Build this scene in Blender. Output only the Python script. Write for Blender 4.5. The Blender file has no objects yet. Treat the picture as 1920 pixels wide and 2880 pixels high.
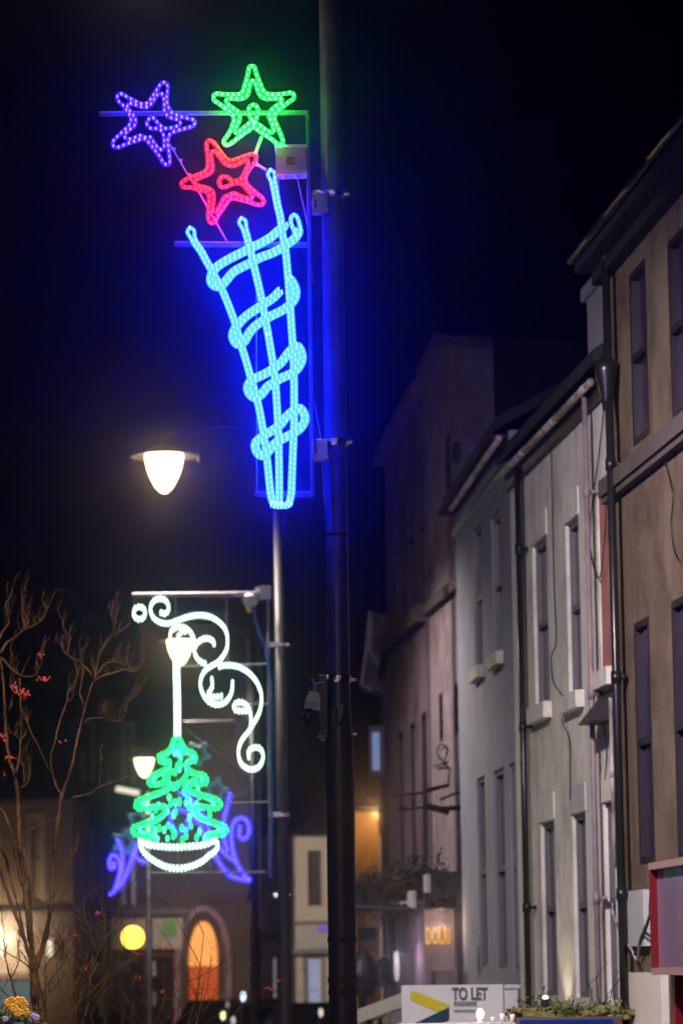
import bpy, math, random
from mathutils import Vector, Matrix
random.seed(7)
sc = bpy.context.scene
C = sc.collection
# ------------------------------------------------------------------ camera
F = 9000.0            # focal length in pixels of the 1920x2880 photograph
EYE = 2.1
HZ = 2720.0
PITCH = math.atan((HZ-1440)/F)
ROLL = -0.0135
cam = bpy.data.cameras.new('camera'); cam_o = bpy.data.objects.new('camera', cam); C.objects.link(cam_o)
cam.sensor_fit = 'VERTICAL'; cam.sensor_height = 36; cam.lens = F/2880*36
cam.clip_start = 0.5; cam.clip_end = 2000
R3 = (Matrix.Rotation(math.pi/2+PITCH, 3, 'X') @ Matrix.Rotation(ROLL, 3, 'Z'))
cam_o.matrix_world = Matrix.Translation((0, 0, EYE)) @ R3.to_4x4()
cam.dof.use_dof = True; cam.dof.focus_distance = 19.6; cam.dof.aperture_fstop = 2.9
sc.camera = cam_o
sc.render.resolution_x = 682; sc.render.resolution_y = 1024
sc.view_settings.view_transform = 'Standard'; sc.view_settings.look = 'None'
sc.view_settings.exposure = 0.0; sc.view_settings.gamma = 1.0
sc.cycles.use_denoising = True
sc.cycles.max_bounces = 6; sc.cycles.diffuse_bounces = 3; sc.cycles.glossy_bounces = 3
sc.cycles.volume_bounces = 0; sc.cycles.sample_clamp_indirect = 4
sc.cycles.use_light_tree = True
# ------------------------------------------------------------------ night sky
w = bpy.data.worlds.new("World"); sc.world = w; w.use_nodes = True
nt = w.node_tree; bg = nt.nodes['Background']
sky = nt.nodes.new('ShaderNodeTexSky'); sky.sky_type = 'NISHITA'; sky.sun_disc = False
sky.sun_elevation = math.radians(-4); sky.sun_rotation = math.radians(200)
nt.links.new(sky.outputs[0], bg.inputs[0]); bg.inputs[1].default_value = 0.005

# ------------------------------------------------------------------ helpers
def ray(px, py):
    return R3 @ Vector(((px-960)/F, -(py-1440)/F, -1.0))
O0 = Vector((0, 0, EYE))
def at(px, py, Y):
    d = ray(px, py); return O0 + d*(Y/d.y)
def atz(px, Y, z):
    """ground point (x, Y) seen in column px, at height z"""
    p = at(px, HZ, Y)
    for _ in range(4):
        py = HZ-(z-EYE)*F/Y
        p = at(px, py, Y)
        py2 = py-(z-p.z)*F/Y
        p = at(px, py2, Y)
    return Vector((p.x, Y, z))

def new_mat(name):
    m = bpy.data.materials.new(name); m.use_nodes = True
    return m, m.node_tree, m.node_tree.nodes['Principled BSDF']
def mat(name, col, rough=0.6, metal=0.0, var=0.0, scale=4.0, bump=0.0, spec=0.5):
    m, t, b = new_mat(name)
    b.inputs['Roughness'].default_value = rough; b.inputs['Metallic'].default_value = metal
    b.inputs['Specular IOR Level'].default_value = spec
    b.inputs['Base Color'].default_value = (*col, 1)
    if var or bump:
        tc = t.nodes.new('ShaderNodeTexCoord'); n = t.nodes.new('ShaderNodeTexNoise')
        n.inputs['Scale'].default_value = scale; n.inputs['Detail'].default_value = 6
        t.links.new(tc.outputs['Object'], n.inputs['Vector'])
        if var:
            r = t.nodes.new('ShaderNodeValToRGB')
            r.color_ramp.elements[0].position = .3; r.color_ramp.elements[1].position = .7
            r.color_ramp.elements[0].color = (*[c*(1-var) for c in col], 1)
            r.color_ramp.elements[1].color = (*[min(1, c*(1+var)) for c in col], 1)
            t.links.new(n.outputs['Fac'], r.inputs['Fac']); t.links.new(r.outputs[0], b.inputs['Base Color'])
        if bump:
            bp = t.nodes.new('ShaderNodeBump'); bp.inputs['Strength'].default_value = bump
            bp.inputs['Distance'].default_value = .02
            t.links.new(n.outputs['Fac'], bp.inputs['Height']); t.links.new(bp.outputs[0], b.inputs['Normal'])
    return m
def wallmat(name, col, stain=(.3, .27, .24), amt=.5, streak=.6, courses=None):
    """render or stone with large blotches, vertical rain streaks and (for stone) mortar courses"""
    m, t, b = new_mat(name); L = t.links; N = t.nodes.new
    b.inputs['Roughness'].default_value = .9; b.inputs['Specular IOR Level'].default_value = .2
    tc = N('ShaderNodeTexCoord')
    n1 = N('ShaderNodeTexNoise'); n1.inputs['Scale'].default_value = 1.7; n1.inputs['Detail'].default_value = 8; n1.inputs['Roughness'].default_value = .65
    L.new(tc.outputs['Object'], n1.inputs['Vector'])
    mp = N('ShaderNodeMapping'); mp.inputs['Scale'].default_value = (5, 5, .35); L.new(tc.outputs['Object'], mp.inputs['Vector'])
    n2 = N('ShaderNodeTexNoise'); n2.inputs['Scale'].default_value = 1.0; n2.inputs['Detail'].default_value = 5; L.new(mp.outputs[0], n2.inputs['Vector'])
    r1 = N('ShaderNodeMapRange'); r1.inputs['From Min'].default_value = .42; r1.inputs['From Max'].default_value = .7; r1.inputs['To Max'].default_value = amt
    L.new(n1.outputs['Fac'], r1.inputs['Value'])
    r2 = N('ShaderNodeMapRange'); r2.inputs['From Min'].default_value = .5; r2.inputs['From Max'].default_value = .75; r2.inputs['To Max'].default_value = streak
    L.new(n2.outputs['Fac'], r2.inputs['Value'])
    mx = N('ShaderNodeMath'); mx.operation = 'MAXIMUM'; L.new(r1.outputs[0], mx.inputs[0]); L.new(r2.outputs[0], mx.inputs[1])
    mix = N('ShaderNodeMix'); mix.data_type = 'RGBA'
    mix.inputs['A'].default_value = (*col, 1); mix.inputs['B'].default_value = (*[c*s*2 for c, s in zip(col, stain)], 1)
    L.new(mx.outputs[0], mix.inputs['Factor'])
    out = mix.outputs['Result']
    n3 = N('ShaderNodeTexNoise'); n3.inputs['Scale'].default_value = 25; n3.inputs['Detail'].default_value = 3; L.new(tc.outputs['Object'], n3.inputs['Vector'])
    bp = N('ShaderNodeBump'); bp.inputs['Strength'].default_value = .35; bp.inputs['Distance'].default_value = .02
    L.new(n3.outputs['Fac'], bp.inputs['Height'])
    if courses:
        # mortar courses from the height alone, so they run true on every wall
        sp = N('ShaderNodeSeparateXYZ'); L.new(tc.outputs['Object'], sp.inputs[0])
        md = N('ShaderNodeMath'); md.operation = 'MODULO'; L.new(sp.outputs['Z'], md.inputs[0]); md.inputs[1].default_value = courses
        lt = N('ShaderNodeMath'); lt.operation = 'LESS_THAN'; L.new(md.outputs[0], lt.inputs[0]); lt.inputs[1].default_value = .018
        m2 = N('ShaderNodeMix'); m2.data_type = 'RGBA'; L.new(lt.outputs[0], m2.inputs['Factor'])
        L.new(out, m2.inputs['A']); m2.inputs['B'].default_value = (*[c*.55 for c in col], 1)
        out = m2.outputs['Result']
    L.new(out, b.inputs['Base Color']); L.new(bp.outputs[0], b.inputs['Normal'])
    return m
def emit(name, col, s=1.0, base=None, sampling=None):
    m, t, b = new_mat(name)
    b.inputs['Base Color'].default_value = (*(base or (0, 0, 0)), 1)
    b.inputs['Roughness'].default_value = .35
    b.inputs['Emission Color'].default_value = (*[c/max(col) for c in col], 1)
    b.inputs['Emission Strength'].default_value = s*max(col)
    if sampling: m.cycles.emission_sampling = sampling
    return m

class MB:
    def __init__(s): s.v = []; s.f = []; s.mi = []; s.m = 0
    def add(s, vs, fs):
        o = len(s.v); s.v += [tuple(v) for v in vs]
        for f in fs: s.f.append([i+o for i in f]); s.mi.append(s.m)
    def quad(s, a, b, c, d): s.add([a, b, c, d], [(0, 1, 2, 3)])
    def box(s, c, size, ax=None):
        """c centre; size full; ax = (ux, uy, uz) unit axes"""
        ux, uy, uz = ax or (Vector((1, 0, 0)), Vector((0, 1, 0)), Vector((0, 0, 1)))
        c = Vector(c); h = [x/2 for x in size]; vs = []
        for k in (-1, 1):
            for j in (-1, 1):
                for i in (-1, 1): vs.append(c+ux*i*h[0]+uy*j*h[1]+uz*k*h[2])
        s.add(vs, [(0, 2, 3, 1), (4, 5, 7, 6), (0, 1, 5, 4), (2, 6, 7, 3), (0, 4, 6, 2), (1, 3, 7, 5)])
    def prism(s, pts, vec):
        n = len(pts); a = [Vector(p) for p in pts]; b = [p+Vector(vec) for p in a]
        s.add(a+b, [tuple(range(n)), tuple(range(2*n-1, n-1, -1))]+[(i, i+n, (i+1) % n+n, (i+1) % n) for i in range(n)])
    def tube(s, pts, r, n=8, closed=False):
        pts = [Vector(p) for p in pts]; m = len(pts)
        rs = r if isinstance(r, (list, tuple)) else [r]*m
        vs = []; prev = None
        for i, p in enumerate(pts):
            if closed: t = pts[(i+1) % m]-pts[i-1]
            else: t = pts[min(i+1, m-1)]-pts[max(i-1, 0)]
            t = t.normalized() if t.length > 1e-9 else Vector((0, 0, 1))
            if prev is None:
                up = Vector((0, 1, 0)) if abs(t.y) < .9 else Vector((1, 0, 0))
                a = t.cross(up).normalized()
            else:
                a = (prev-t*prev.dot(t)); a = a.normalized() if a.length > 1e-6 else t.orthogonal().normalized()
            prev = a; b = t.cross(a)
            for k in range(n):
                th = 2*math.pi*k/n; vs.append(p+(a*math.cos(th)+b*math.sin(th))*rs[i])
        fs = []
        rng = m if closed else m-1
        for i in range(rng):
            for k in range(n):
                i2 = (i+1) % m
                fs.append((i*n+k, i*n+(k+1) % n, i2*n+(k+1) % n, i2*n+k))
        if not closed: fs += [tuple(range(n-1, -1, -1)), tuple((m-1)*n+k for k in range(n))]
        s.add(vs, fs)
    def rod(s, a, b, r, n=10): s.tube([a, b], r, n)
    def lathe(s, c, prof, n=24, ax=None):
        c = Vector(c); vs = []; m = len(prof)
        for r, z in prof:
            for k in range(n):
                th = 2*math.pi*k/n; vs.append(c+Vector((r*math.cos(th), r*math.sin(th), z)))
        fs = [(i*n+k, i*n+(k+1) % n, (i+1)*n+(k+1) % n, (i+1)*n+k) for i in range(m-1) for k in range(n)]
        fs += [tuple(range(n-1, -1, -1)), tuple((m-1)*n+k for k in range(n))]
        s.add(vs, fs)
    def ell(s, c, rx, ry, rz, n=6, m=4):
        c = Vector(c); vs = [c+Vector((0, 0, -rz))]
        for j in range(1, m):
            ph = -math.pi/2+math.pi*j/m
            for k in range(n):
                th = 2*math.pi*k/n
                vs.append(c+Vector((rx*math.cos(ph)*math.cos(th), ry*math.cos(ph)*math.sin(th), rz*math.sin(ph))))
        vs.append(c+Vector((0, 0, rz))); fs = []
        for k in range(n): fs.append((0, 1+(k+1) % n, 1+k))
        for j in range(m-2):
            for k in range(n):
                a = 1+j*n; fs.append((a+k, a+(k+1) % n, a+n+(k+1) % n, a+n+k))
        a = 1+(m-2)*n
        for k in range(n): fs.append((a+k, a+(k+1) % n, len(vs)-1))
        s.add(vs, fs)
    def build(s, name, mats, parent=None, smooth=False, origin=None):
        me = bpy.data.meshes.new(name)
        o = Vector(origin) if origin is not None else Vector((0, 0, 0))
        if parent is not None: o = Vector(parent.location)
        me.from_pydata([tuple(Vector(v)-o) for v in s.v], [], s.f); me.update()
        for m in (mats if isinstance(mats, (list, tuple)) else [mats]): me.materials.append(m)
        me.polygons.foreach_set('material_index', s.mi)
        if smooth: me.polygons.foreach_set('use_smooth', [True]*len(s.f))
        ob = bpy.data.objects.new(name, me); C.objects.link(ob)
        if parent is not None: ob.parent = parent
        else: ob.location = o
        return ob
def part_of(part, sub, origin):
    """sub-part: parent 'sub' (built with thing-space coordinates) under part"""
    sub.parent = part
    return sub
def tag(o, label=None, cat=None, group=None, kind=None):
    if label: o['label'] = label
    if cat: o['category'] = cat
    if group: o['group'] = group
    if kind: o['kind'] = kind
    return o
def thing(name, loc, label, cat, group=None):
    o = bpy.data.objects.new(name, None); C.objects.link(o); o.location = loc; o.empty_display_size = .3
    return tag(o, label, cat, group)
def sub(mb, name, mats, part, root, smooth=False):
    ob = mb.build(name, mats, root, smooth); ob.parent = part; return ob
def textmesh(mb, txt, pos, ux, uz, h, wscale=1.0, depth=.01):
    cu = bpy.data.curves.new('t', 'FONT'); cu.body = txt; cu.extrude = depth/2/h if h else 0; cu.offset = .025; cu.size = 1.0
    ob = bpy.data.objects.new('t', cu); C.objects.link(ob)
    dg = bpy.context.evaluated_depsgraph_get(); me = bpy.data.meshes.new_from_object(ob.evaluated_get(dg))
    n = ux.cross(uz)
    vs = [Vector(pos)+ux*(v.co.x*h*1.4*wscale)+uz*(v.co.y*h*1.4)-n*(-v.co.z*h) for v in me.vertices]
    mb.add(vs, [tuple(p.vertices) for p in me.polygons])
    bpy.data.objects.remove(ob); bpy.data.curves.remove(cu); bpy.data.meshes.remove(me)

def cr(pts, closed=False, step=3.0):
    """catmull-rom through 2-D points (photograph pixels), resampled evenly"""
    n = len(pts); out = []
    rng = n if closed else n-1
    for i in range(rng):
        p0 = pts[(i-1) % n] if closed or i > 0 else pts[0]
        p1 = pts[i]; p2 = pts[(i+1) % n]; p3 = pts[(i+2) % n] if closed or i+2 < n else pts[-1]
        for k in range(12):
            t = k/12; t2 = t*t; t3 = t2*t
            out.append(tuple(.5*((2*p1[j])+(-p0[j]+p2[j])*t+(2*p0[j]-5*p1[j]+4*p2[j]-p3[j])*t2+(-p0[j]+3*p1[j]-3*p2[j]+p3[j])*t3) for j in (0, 1)))
    if not closed: out.append(tuple(pts[-1]))
    return resample(out, step, closed)
def resample(out, step, closed=False):
    if closed: out = out+[out[0]]
    L = [0]
    for a, b in zip(out, out[1:]): L.append(L[-1]+math.hypot(b[0]-a[0], b[1]-a[1]))
    n = max(2, int(round(L[-1]/step))); res = []; j = 0
    for k in range(n+(0 if closed else 1)):
        d = L[-1]*k/n
        while j < len(L)-2 and L[j+1] < d: j += 1
        t = (d-L[j])/max(1e-9, L[j+1]-L[j]); a, b = out[j], out[j+1]
        res.append((a[0]+(b[0]-a[0])*t, a[1]+(b[1]-a[1])*t))
    return res
def offset(pts, d, closed=False):
    m = len(pts); res = []
    for i, p in enumerate(pts):
        a = pts[i-1] if (closed or i > 0) else pts[0]; b = pts[(i+1) % m] if (closed or i < m-1) else pts[-1]
        tx, ty = b[0]-a[0], b[1]-a[1]; l = math.hypot(tx, ty) or 1
        res.append((p[0]-ty/l*d, p[1]+tx/l*d))
    return res
def Z(ox, oy, s, pts): return [(ox+x/s, oy+y/s) for x, y in pts]

# ------------------------------------------------------------------ materials
M = {}
M['pole'] = mat('black gloss column paint', (.013, .013, .016), .55, 0, .3, 9, .05, .35)
M['polenear'] = mat('lightened dark column paint', (.07, .066, .072), .45, 0, .35, 7, .15, .6)  # lighter copy of the column paint so the blue side light shows
M['brownband'] = mat('brown tape band', (.08, .045, .035), .6, 0, .3, 20)
M['blackmatte'] = mat('matt black', (.004, .004, .005), .9, 0, 0, 1, 0, .1)
M['eaves'] = mat('dark eaves stone', (.011, .009, .010), .8, 0, .4, 6, .5)  # near-black base tone for the eaves
M['galv'] = mat('galvanised steel', (.24, .23, .25), .42, .6, .25, 12, .1)
M['alu'] = mat('aluminium frame', (.20, .19, .22), .5, .1, .15, 20, .05)
M['steelband'] = mat('stainless band', (.7, .68, .64), .18, 1.0, .3, 60, .3)
M['abs'] = mat('grey plastic', (.45, .44, .45), .5, 0, .08, 8)
M['whiteplastic'] = mat('white plastic', (.75, .73, .72), .4)
M['blackplastic'] = mat('black plastic', (.02, .02, .02), .35)
M['cable'] = mat('blue cable', (.03, .12, .4), .4)
M['yellowplug'] = mat('yellow plug', (.7, .55, .02), .4)
M['label'] = mat('orange warning label', (.30, .10, .06), .6, 0, .3, 30)
M['glass'] = mat('dark window glass', (.010, .010, .013), .13, 0, 0, 1, 0, .8)
M['darkpane'] = mat('dim window pane', (.03, .03, .03), .5)
M['sash'] = mat('white sash paint', (.50, .48, .46), .5, 0, .1, 10)
M['lilacpane'] = mat('lilac grey pane', (.075, .066, .085), .25, 0, .25, 3)  # lilac grey base tone over the whole pane
M['purplepane'] = mat('pane tinted with purple reflection', (.040, .020, .052), .2, 0, .25, 3)  # purple reflection in the glass put into the base colour
M['sashgrey'] = mat('grey sash paint', (.12, .11, .125), .5, 0, .1, 10)
M['curtain'] = mat('tan curtain', (.33, .24, .12), .8, 0, .2, 8)
M['sashdark'] = mat('dark sash paint', (.018, .012, .020), .5)
M['slate'] = mat('slate roof', (.009, .009, .012), .85, 0, .4, 6, .6)
M['pipe'] = mat('black cast iron pipe', (.012, .012, .014), .3, 0, .2, 10, .1)
M['gutter'] = mat('grey gutter', (.36, .30, .30), .4, .1, .8, 5, .3)
M['B'] = wallmat('white harled render', (.76, .73, .68), (.18, .16, .13), .6, .45)
M['B2'] = wallmat('smooth cream margin', (.50, .47, .42), (.40, .38, .34), .3, .3)
M['A'] = wallmat('grey painted render', (.28, .28, .37), (.33, .31, .30), .6, .5)
M['D2'] = wallmat('grey ashlar', (.30, .24, .28), (.2, .18, .19), .9, .8)
M['D1'] = wallmat('weathered sandstone', (.20, .14, .18), (.2, .18, .2), .9, .8)
M['C'] = wallmat('brown sandstone', (.17, .125, .09), (.17, .15, .17), .9, .9)
M['Ctrim'] = wallmat('sandstone dressings', (.11, .09, .085), (.34, .3, .28), .6, .5)
M['pink'] = mat('faded red painted blind', (.42, .16, .15), .7, 0, .15, 5)
M['lilac'] = mat('pale painted stone', (.50, .47, .50), .7, 0, .1, 5)
M['mauve'] = mat('mauve downpipe paint', (.25, .19, .22), .45, 0, .2, 6)
M['cream'] = wallmat('cream render', (.62, .56, .50), (.4, .38, .35), .3, .35)
M['L1'] = wallmat('pale sandstone', (.29, .21, .15), (.3, .3, .27), .5, .5, .34)
M['L2'] = wallmat('dark sandstone', (.06, .044, .040), (.25, .22, .22), .8, .6)
M['trimL'] = mat('painted window margin', (.40, .36, .38), .7, 0, .1, 3)
M['fascia'] = mat('pinkish grey shop fascia', (.26, .22, .21), .6, 0, .08, 3)
M['green'] = mat('green sign patch', (.06, .18, .04), .5)
M['blackpaint'] = mat('black shopfront paint', (.012, .012, .013), .4)
M['redpaint'] = mat('red paint', (.15, .006, .012), .35)
M['purplepanel'] = mat('glossy sign panel', (.17, .12, .18), .22, 0, .1, 2, 0, .8)  # purple base colour stands in for the reflection on the panel
M['asphalt'] = mat('asphalt', (.05, .05, .052), .75, 0, .3, 30, .4)
M['paving'] = mat('paving slabs', (.22, .21, .20), .8, 0, .25, 6, .3)
M['kerb'] = mat('kerb stone', (.3, .29, .28), .8, 0, .2, 8, .2)
M['bark'] = mat('brown bark', (.045, .022, .008), .9, 0, .5, 22, .8, .08)
M['berry'] = mat('red berries', (.24, .018, .008), .5)
M['leaf'] = mat('dull green leaf', (.07, .085, .02), .6, 0, .5, 12)
M['moss'] = mat('yellow green moss', (.17, .17, .045), .95, 0, .5, 14, .6)
M['flower'] = mat('orange yellow petals', (.62, .30, .01), .6, 0, .2, 20)
M['lilacfl'] = mat('lilac petals', (.38, .26, .42), .6)
M['board'] = mat('white letting board', (.46, .46, .46), .45, 0, .05, 4)
M['yellow'] = mat('mustard stripe', (.42, .36, .02), .5)
M['navy'] = mat('dark teal ink', (.012, .035, .06), .5)
M['ink'] = mat('grey green ink', (.06, .08, .08), .6)
M['signblue'] = mat('road sign blue', (.015, .08, .42), .35)
M['signpink'] = mat('pale pink sign border', (.30, .18, .17), .4)
M['timber'] = mat('timber post', (.12, .08, .05), .8, 0, .3, 10, .3)
M['carpaint'] = mat('dark car paint', (.012, .013, .016), .2, .4)
M['tyre'] = mat('tyre rubber', (.02, .02, .02), .8)
M['doorwood'] = emit('back-lit orange door glass', (.30, .032, .0005), 1.0, (.3, .06, .01))
M['fan'] = emit('lit fanlight', (1.35, .50, .11), 1.0)
M['ochre'] = wallmat('ochre render', (.55, .33, .12), (.4, .34, .3), .5, .4)
M['cyanrope'] = emit('ice blue rope light', (.14, .78, 105.0), 1.0)
M['cyanled'] = emit('ice blue rope light diode', (.95, 1.5, 7.0), 1.0, None, 'NONE')
M['purplerope'] = emit('violet rope light', (.13, .0, 24), 1.0, (.1, .1, .14))
M['purpleled'] = emit('violet rope light diode', (.9, 1.0, 6), 1.0, None, 'NONE')
M['greenrope'] = emit('green rope light', (.0, 20, .22), 1.0, (.15, .2, .15))
M['greenled'] = emit('green rope light diode', (1.3, 4.0, 1.4), 1.0, None, 'NONE')
M['redrope'] = emit('red rope light', (14, .0, .05), 1.0, (.22, .12, .14))
M['redled'] = emit('red rope light diode', (4, .38, .16), 1.0, None, 'NONE')
M['whiterope'] = emit('cool white rope light', (.03, .16, .09), 1.0, (.08, .1, .09))
M['whiteled'] = emit('cool white diode', (3.2, 5.2, 4.0), 1.0, None)
M['treerope'] = emit('dim green rope light', (.0, .22, .02), 1.0, (.1, .1, .1))
M['treeled'] = emit('green diode', (.02, 4.2, .7), 1.0, None, 'NONE')
M['treeled2'] = emit('pale green diode', (.25, 4.5, 1.6), 1.0, None, 'NONE')
M['farpurple'] = emit('violet rope light further off', (.15, .08, 9), 1.0)
M['farpurpleled'] = emit('violet diode further off', (.7, .6, 9), 1.0, None, 'NONE')
M['dimstar'] = emit('dim ice blue tube', (.045, .14, .16), 1.0, (.12, .15, .15), 'NONE')
M['lantern'] = emit('lit lantern bowl', (16, 11, 4.6), 1.0)
M['lanternfar'] = emit('lit lantern bowl further off', (7, 5.2, 3), 1.0)
M['lanternnear'] = emit('lit lantern bowl overhead', (7, 5.4, 3.8), 1.0)
M['beacon'] = emit('amber crossing globe', (3.6, 2.0, .22), 1.0)
M['tubelight'] = emit('fluorescent tube', (1.1, 1.0, .72), 1.0)
M['bulb'] = emit('small white bulb', (9, 8.2, 5.5), 1.0)
M['headlight'] = emit('headlight lens', (2.6, 2.7, 2.2), 1.0)
M['litwin'] = emit('lit shop window', (.78, .48, .26), 1.0)
M['teal'] = emit('lit teal shop window', (.07, .12, .13), 1.0)
M['bluewin'] = emit('lit blue window', (.12, .18, .36), 1.0)
M['palewin'] = emit('lit lilac door glass', (.30, .31, .45), 1.0)
M['ambertext'] = emit('amber lettering', (.85, .36, .02), 1.0)

# ------------------------------------------------------------------ lights of the place
def spot(name, loc, target, power, col, cone=150, size=.12, blend=.6):
    l = bpy.data.lights.new(name, 'SPOT'); l.energy = power; l.color = col; l.spot_size = math.radians(cone); l.spot_blend = blend
    l.shadow_soft_size = size
    o = bpy.data.objects.new(name, l); C.objects.link(o); o.location = loc
    o.rotation_euler = (Vector(target)-Vector(loc)).to_track_quat('-Z', 'Y').to_euler(); return o

# ------------------------------------------------------------------ ground
g = MB(); g.quad((-400, -60, 0), (400, -60, 0), (400, 900, 0), (-400, 900, 0)); tag(g.build('ground', M['asphalt']), kind='structure')
PV = [(-4, -30), (8, -30), (8, 30), (6, 48), (1.2, 58), (-2.3, 58), (-1.7, 40), (-4, 30)]
g = MB(); g.prism([(x, y, 0.0) for x, y in PV], (0, 0, .12))
tag(g.build('pavement', M['paving']), kind='structure')
g = MB()
for a, b in zip(PV[4:], PV[5:]+PV[:1]):
    a, b = Vector((*a, 0)), Vector((*b, 0)); d = (b-a).normalized(); n = Vector((-d.y, d.x, 0))
    g.prism([a+n*.005, b+n*.005, b+n*.13, a+n*.13], (0, 0, .13))
tag(g.build('kerb', M['kerb']), kind='structure')
g = MB()
for k in range(14): g.box((-6.6-.02*k, 4+k*5.0, .006), (.12, 2.2, .004))
tag(g.build('road_marking', M['trimL']), kind='structure')

# ------------------------------------------------------------------ buildings
class Facade:
    """vertical wall between two ground points; a = end seen on the left, b = end seen on the right"""
    def __init__(s, a, b, n_hint):
        s.a = Vector((a[0], a[1], 0)); s.b = Vector((b[0], b[1], 0))
        s.u = (s.b-s.a).normalized(); s.L = (s.b-s.a).length
        n = Vector((-s.u.y, s.u.x, 0)); s.n = n if n.dot(Vector(n_hint)) > 0 else -n
        s.z = Vector((0, 0, 1)); s.ax = (s.u, s.n, s.z)
    def P(s, u, z, d=0): return s.a+s.u*u+s.z*z+s.n*d
    def px(s, px, py, d=0):
        r = ray(px, py); o = s.a+s.n*d
        t = (o-O0).dot(s.n)/r.dot(s.n); p = O0+r*t
        return (p-s.a).dot(s.u), p.z
    def wall(s, mb, top, holes, depth, reveal=.14, bottom=0.0):
        """top = z or list of (u,z) outline; holes (u0,u1,z0,z1); solid box of given depth behind"""
        ztop = top if not isinstance(top, list) else min(z for _, z in top)
        us = sorted({0, s.L, *[h[0] for h in holes], *[h[1] for h in holes]})
        zs = sorted({bottom, ztop, *[h[2] for h in holes], *[h[3] for h in holes]})
        us = [u for u in us if -1e-6 <= u <= s.L+1e-6]; zs = [z for z in zs if bottom-1e-6 <= z <= ztop+1e-6]
        for u0, u1 in zip(us, us[1:]):
            for z0, z1 in zip(zs, zs[1:]):
                um, zm = (u0+u1)/2, (z0+z1)/2
                if any(h[0] < um < h[1] and h[2] < zm < h[3] for h in holes): continue
                mb.quad(s.P(u0, z0), s.P(u1, z0), s.P(u1, z1), s.P(u0, z1))
        for u0, u1, z0, z1 in holes:
            q = [(u0, z0), (u1, z0), (u1, z1), (u0, z1)]
            for (a, b), (c, d) in zip(q, q[1:]+q[:1]): mb.quad(s.P(a, b), s.P(a, b, -reveal), s.P(c, d, -reveal), s.P(c, d))
        if isinstance(top, list):
            pts = [s.P(0, ztop)]+[s.P(u, z) for u, z in top]+[s.P(s.L, ztop)]
            if (pts[1]-pts[0]).length < .01: pts = pts[1:]
            if (pts[-1]-pts[-2]).length < .01: pts = pts[:-1]
            mb.prism(pts, -s.n*.35)
        # ends and back (open front, the openings show the dark inside)
        D = -depth
        mb.quad(s.P(0, bottom), s.P(0, ztop), s.P(0, ztop, D), s.P(0, bottom, D))
        mb.quad(s.P(s.L, bottom), s.P(s.L, bottom, D), s.P(s.L, ztop, D), s.P(s.L, ztop))
        mb.quad(s.P(0, bottom, D), s.P(0, ztop, D), s.P(s.L, ztop, D), s.P(s.L, bottom, D))
    def roof(s, ztop, ridge, depth, over=.15, ends=.0):
        mb = MB(); e = over; zr = ridge
        a0, a1 = s.P(-ends, ztop, e), s.P(s.L+ends, ztop, e)
        b0, b1 = s.P(-ends, zr, -depth/2), s.P(s.L+ends, zr, -depth/2)
        c0, c1 = s.P(-ends, ztop, -depth-e), s.P(s.L+ends, ztop, -depth-e)
        t = Vector((0, 0, .12))
        mb.add([a0, b0, c0, a1, b1, c1, a0+t, b0+t, c0+t, a1+t, b1+t, c1+t],
               [(0, 3, 4, 1), (1, 4, 5, 2), (6, 7, 10, 9), (7, 8, 11, 10), (0, 6, 9, 3), (2, 5, 11, 8), (0, 1, 7, 6), (1, 2, 8, 7), (3, 9, 10, 4), (4, 10, 11, 5)])
        mb.add([s.P(0, ztop-.005, -.4), s.P(0, zr-.1, -depth/2), s.P(0, ztop-.005, -depth+.02), s.P(.02, ztop-.005, -.4), s.P(.02, zr-.1, -depth/2), s.P(.02, ztop-.005, -depth+.02)], [(0, 1, 2), (3, 5, 4)])
        return mb
    def window(s, root, h, reveal=.14, frame='sash', glass='glass', bars=(1, 1), sill=None, margin=None, sillext=.08, sillh=.13, lintel=None):
        u0, u1, z0, z1 = h; f = MB(); w = .055; d = -reveal+.03
        cx, cz = (u0+u1)/2, (z0+z1)/2
        for u in (u0+w/2, u1-w/2): f.box(s.P(u, cz, d), (w, .05, z1-z0), s.ax)
        for z in (z0+w/2, cz, z1-w/2): f.box(s.P(cx, z, d), (u1-u0-2*w, .05, w), s.ax)
        for k in range(1, bars[0]+1): f.box(s.P(u0+(u1-u0)*k/(bars[0]+1), cz, d-.005), (.025, .03, z1-z0-2*w), s.ax)
        for k in range(1, bars[1]+1):
            for zz in (z0+(cz-z0)*k/(bars[1]+1), cz+(z1-cz)*k/(bars[1]+1)): f.box(s.P(cx, zz, d-.006), (u1-u0-2*w, .026, .022), s.ax)
        fo = f.build('window', M[frame], root)
        p = MB(); p.quad(*[s.P(a, b, -reveal+.012) for a, b in ((u0+.01, z0+.01), (u1-.01, z0+.01), (u1-.01, z1-.01), (u0+.01, z1-.01))])
        sub(p, 'pane', M[glass], fo, root)
        if sill:
            q = MB(); q.box(s.P(cx, z0-sillh/2-.002, .02), (u1-u0+2*sillext, .12, sillh), s.ax); sub(q, 'sill', M[sill], fo, root)
        if margin:
            q = MB(); mw = .12
            q.box(s.P(u0-mw/2, cz, .006), (mw-.004, .018, z1-z0), s.ax); q.box(s.P(u1+mw/2, cz, .006), (mw-.004, .018, z1-z0), s.ax)
            q.box(s.P(cx, z1+mw/2+.001, .006), (u1-u0+2*mw, .018, mw), s.ax); sub(q, 'margin', M[margin], fo, root)
        if lintel:
            q = MB(); q.box(s.P(cx, z1+.13, .006), (u1-u0+.1, .012, .25), s.ax); sub(q, 'lintel', M[lintel], fo, root)
        return fo
    def hole(s, x0, x1, ytop, ybot):
        ym = (ytop+ybot)/2
        u0 = s.px(x0, ym)[0]; u1 = s.px(x1, ym)[0]
        return (u0, u1, s.px(x0, ybot)[1], s.px(x0, ytop)[1])

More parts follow.
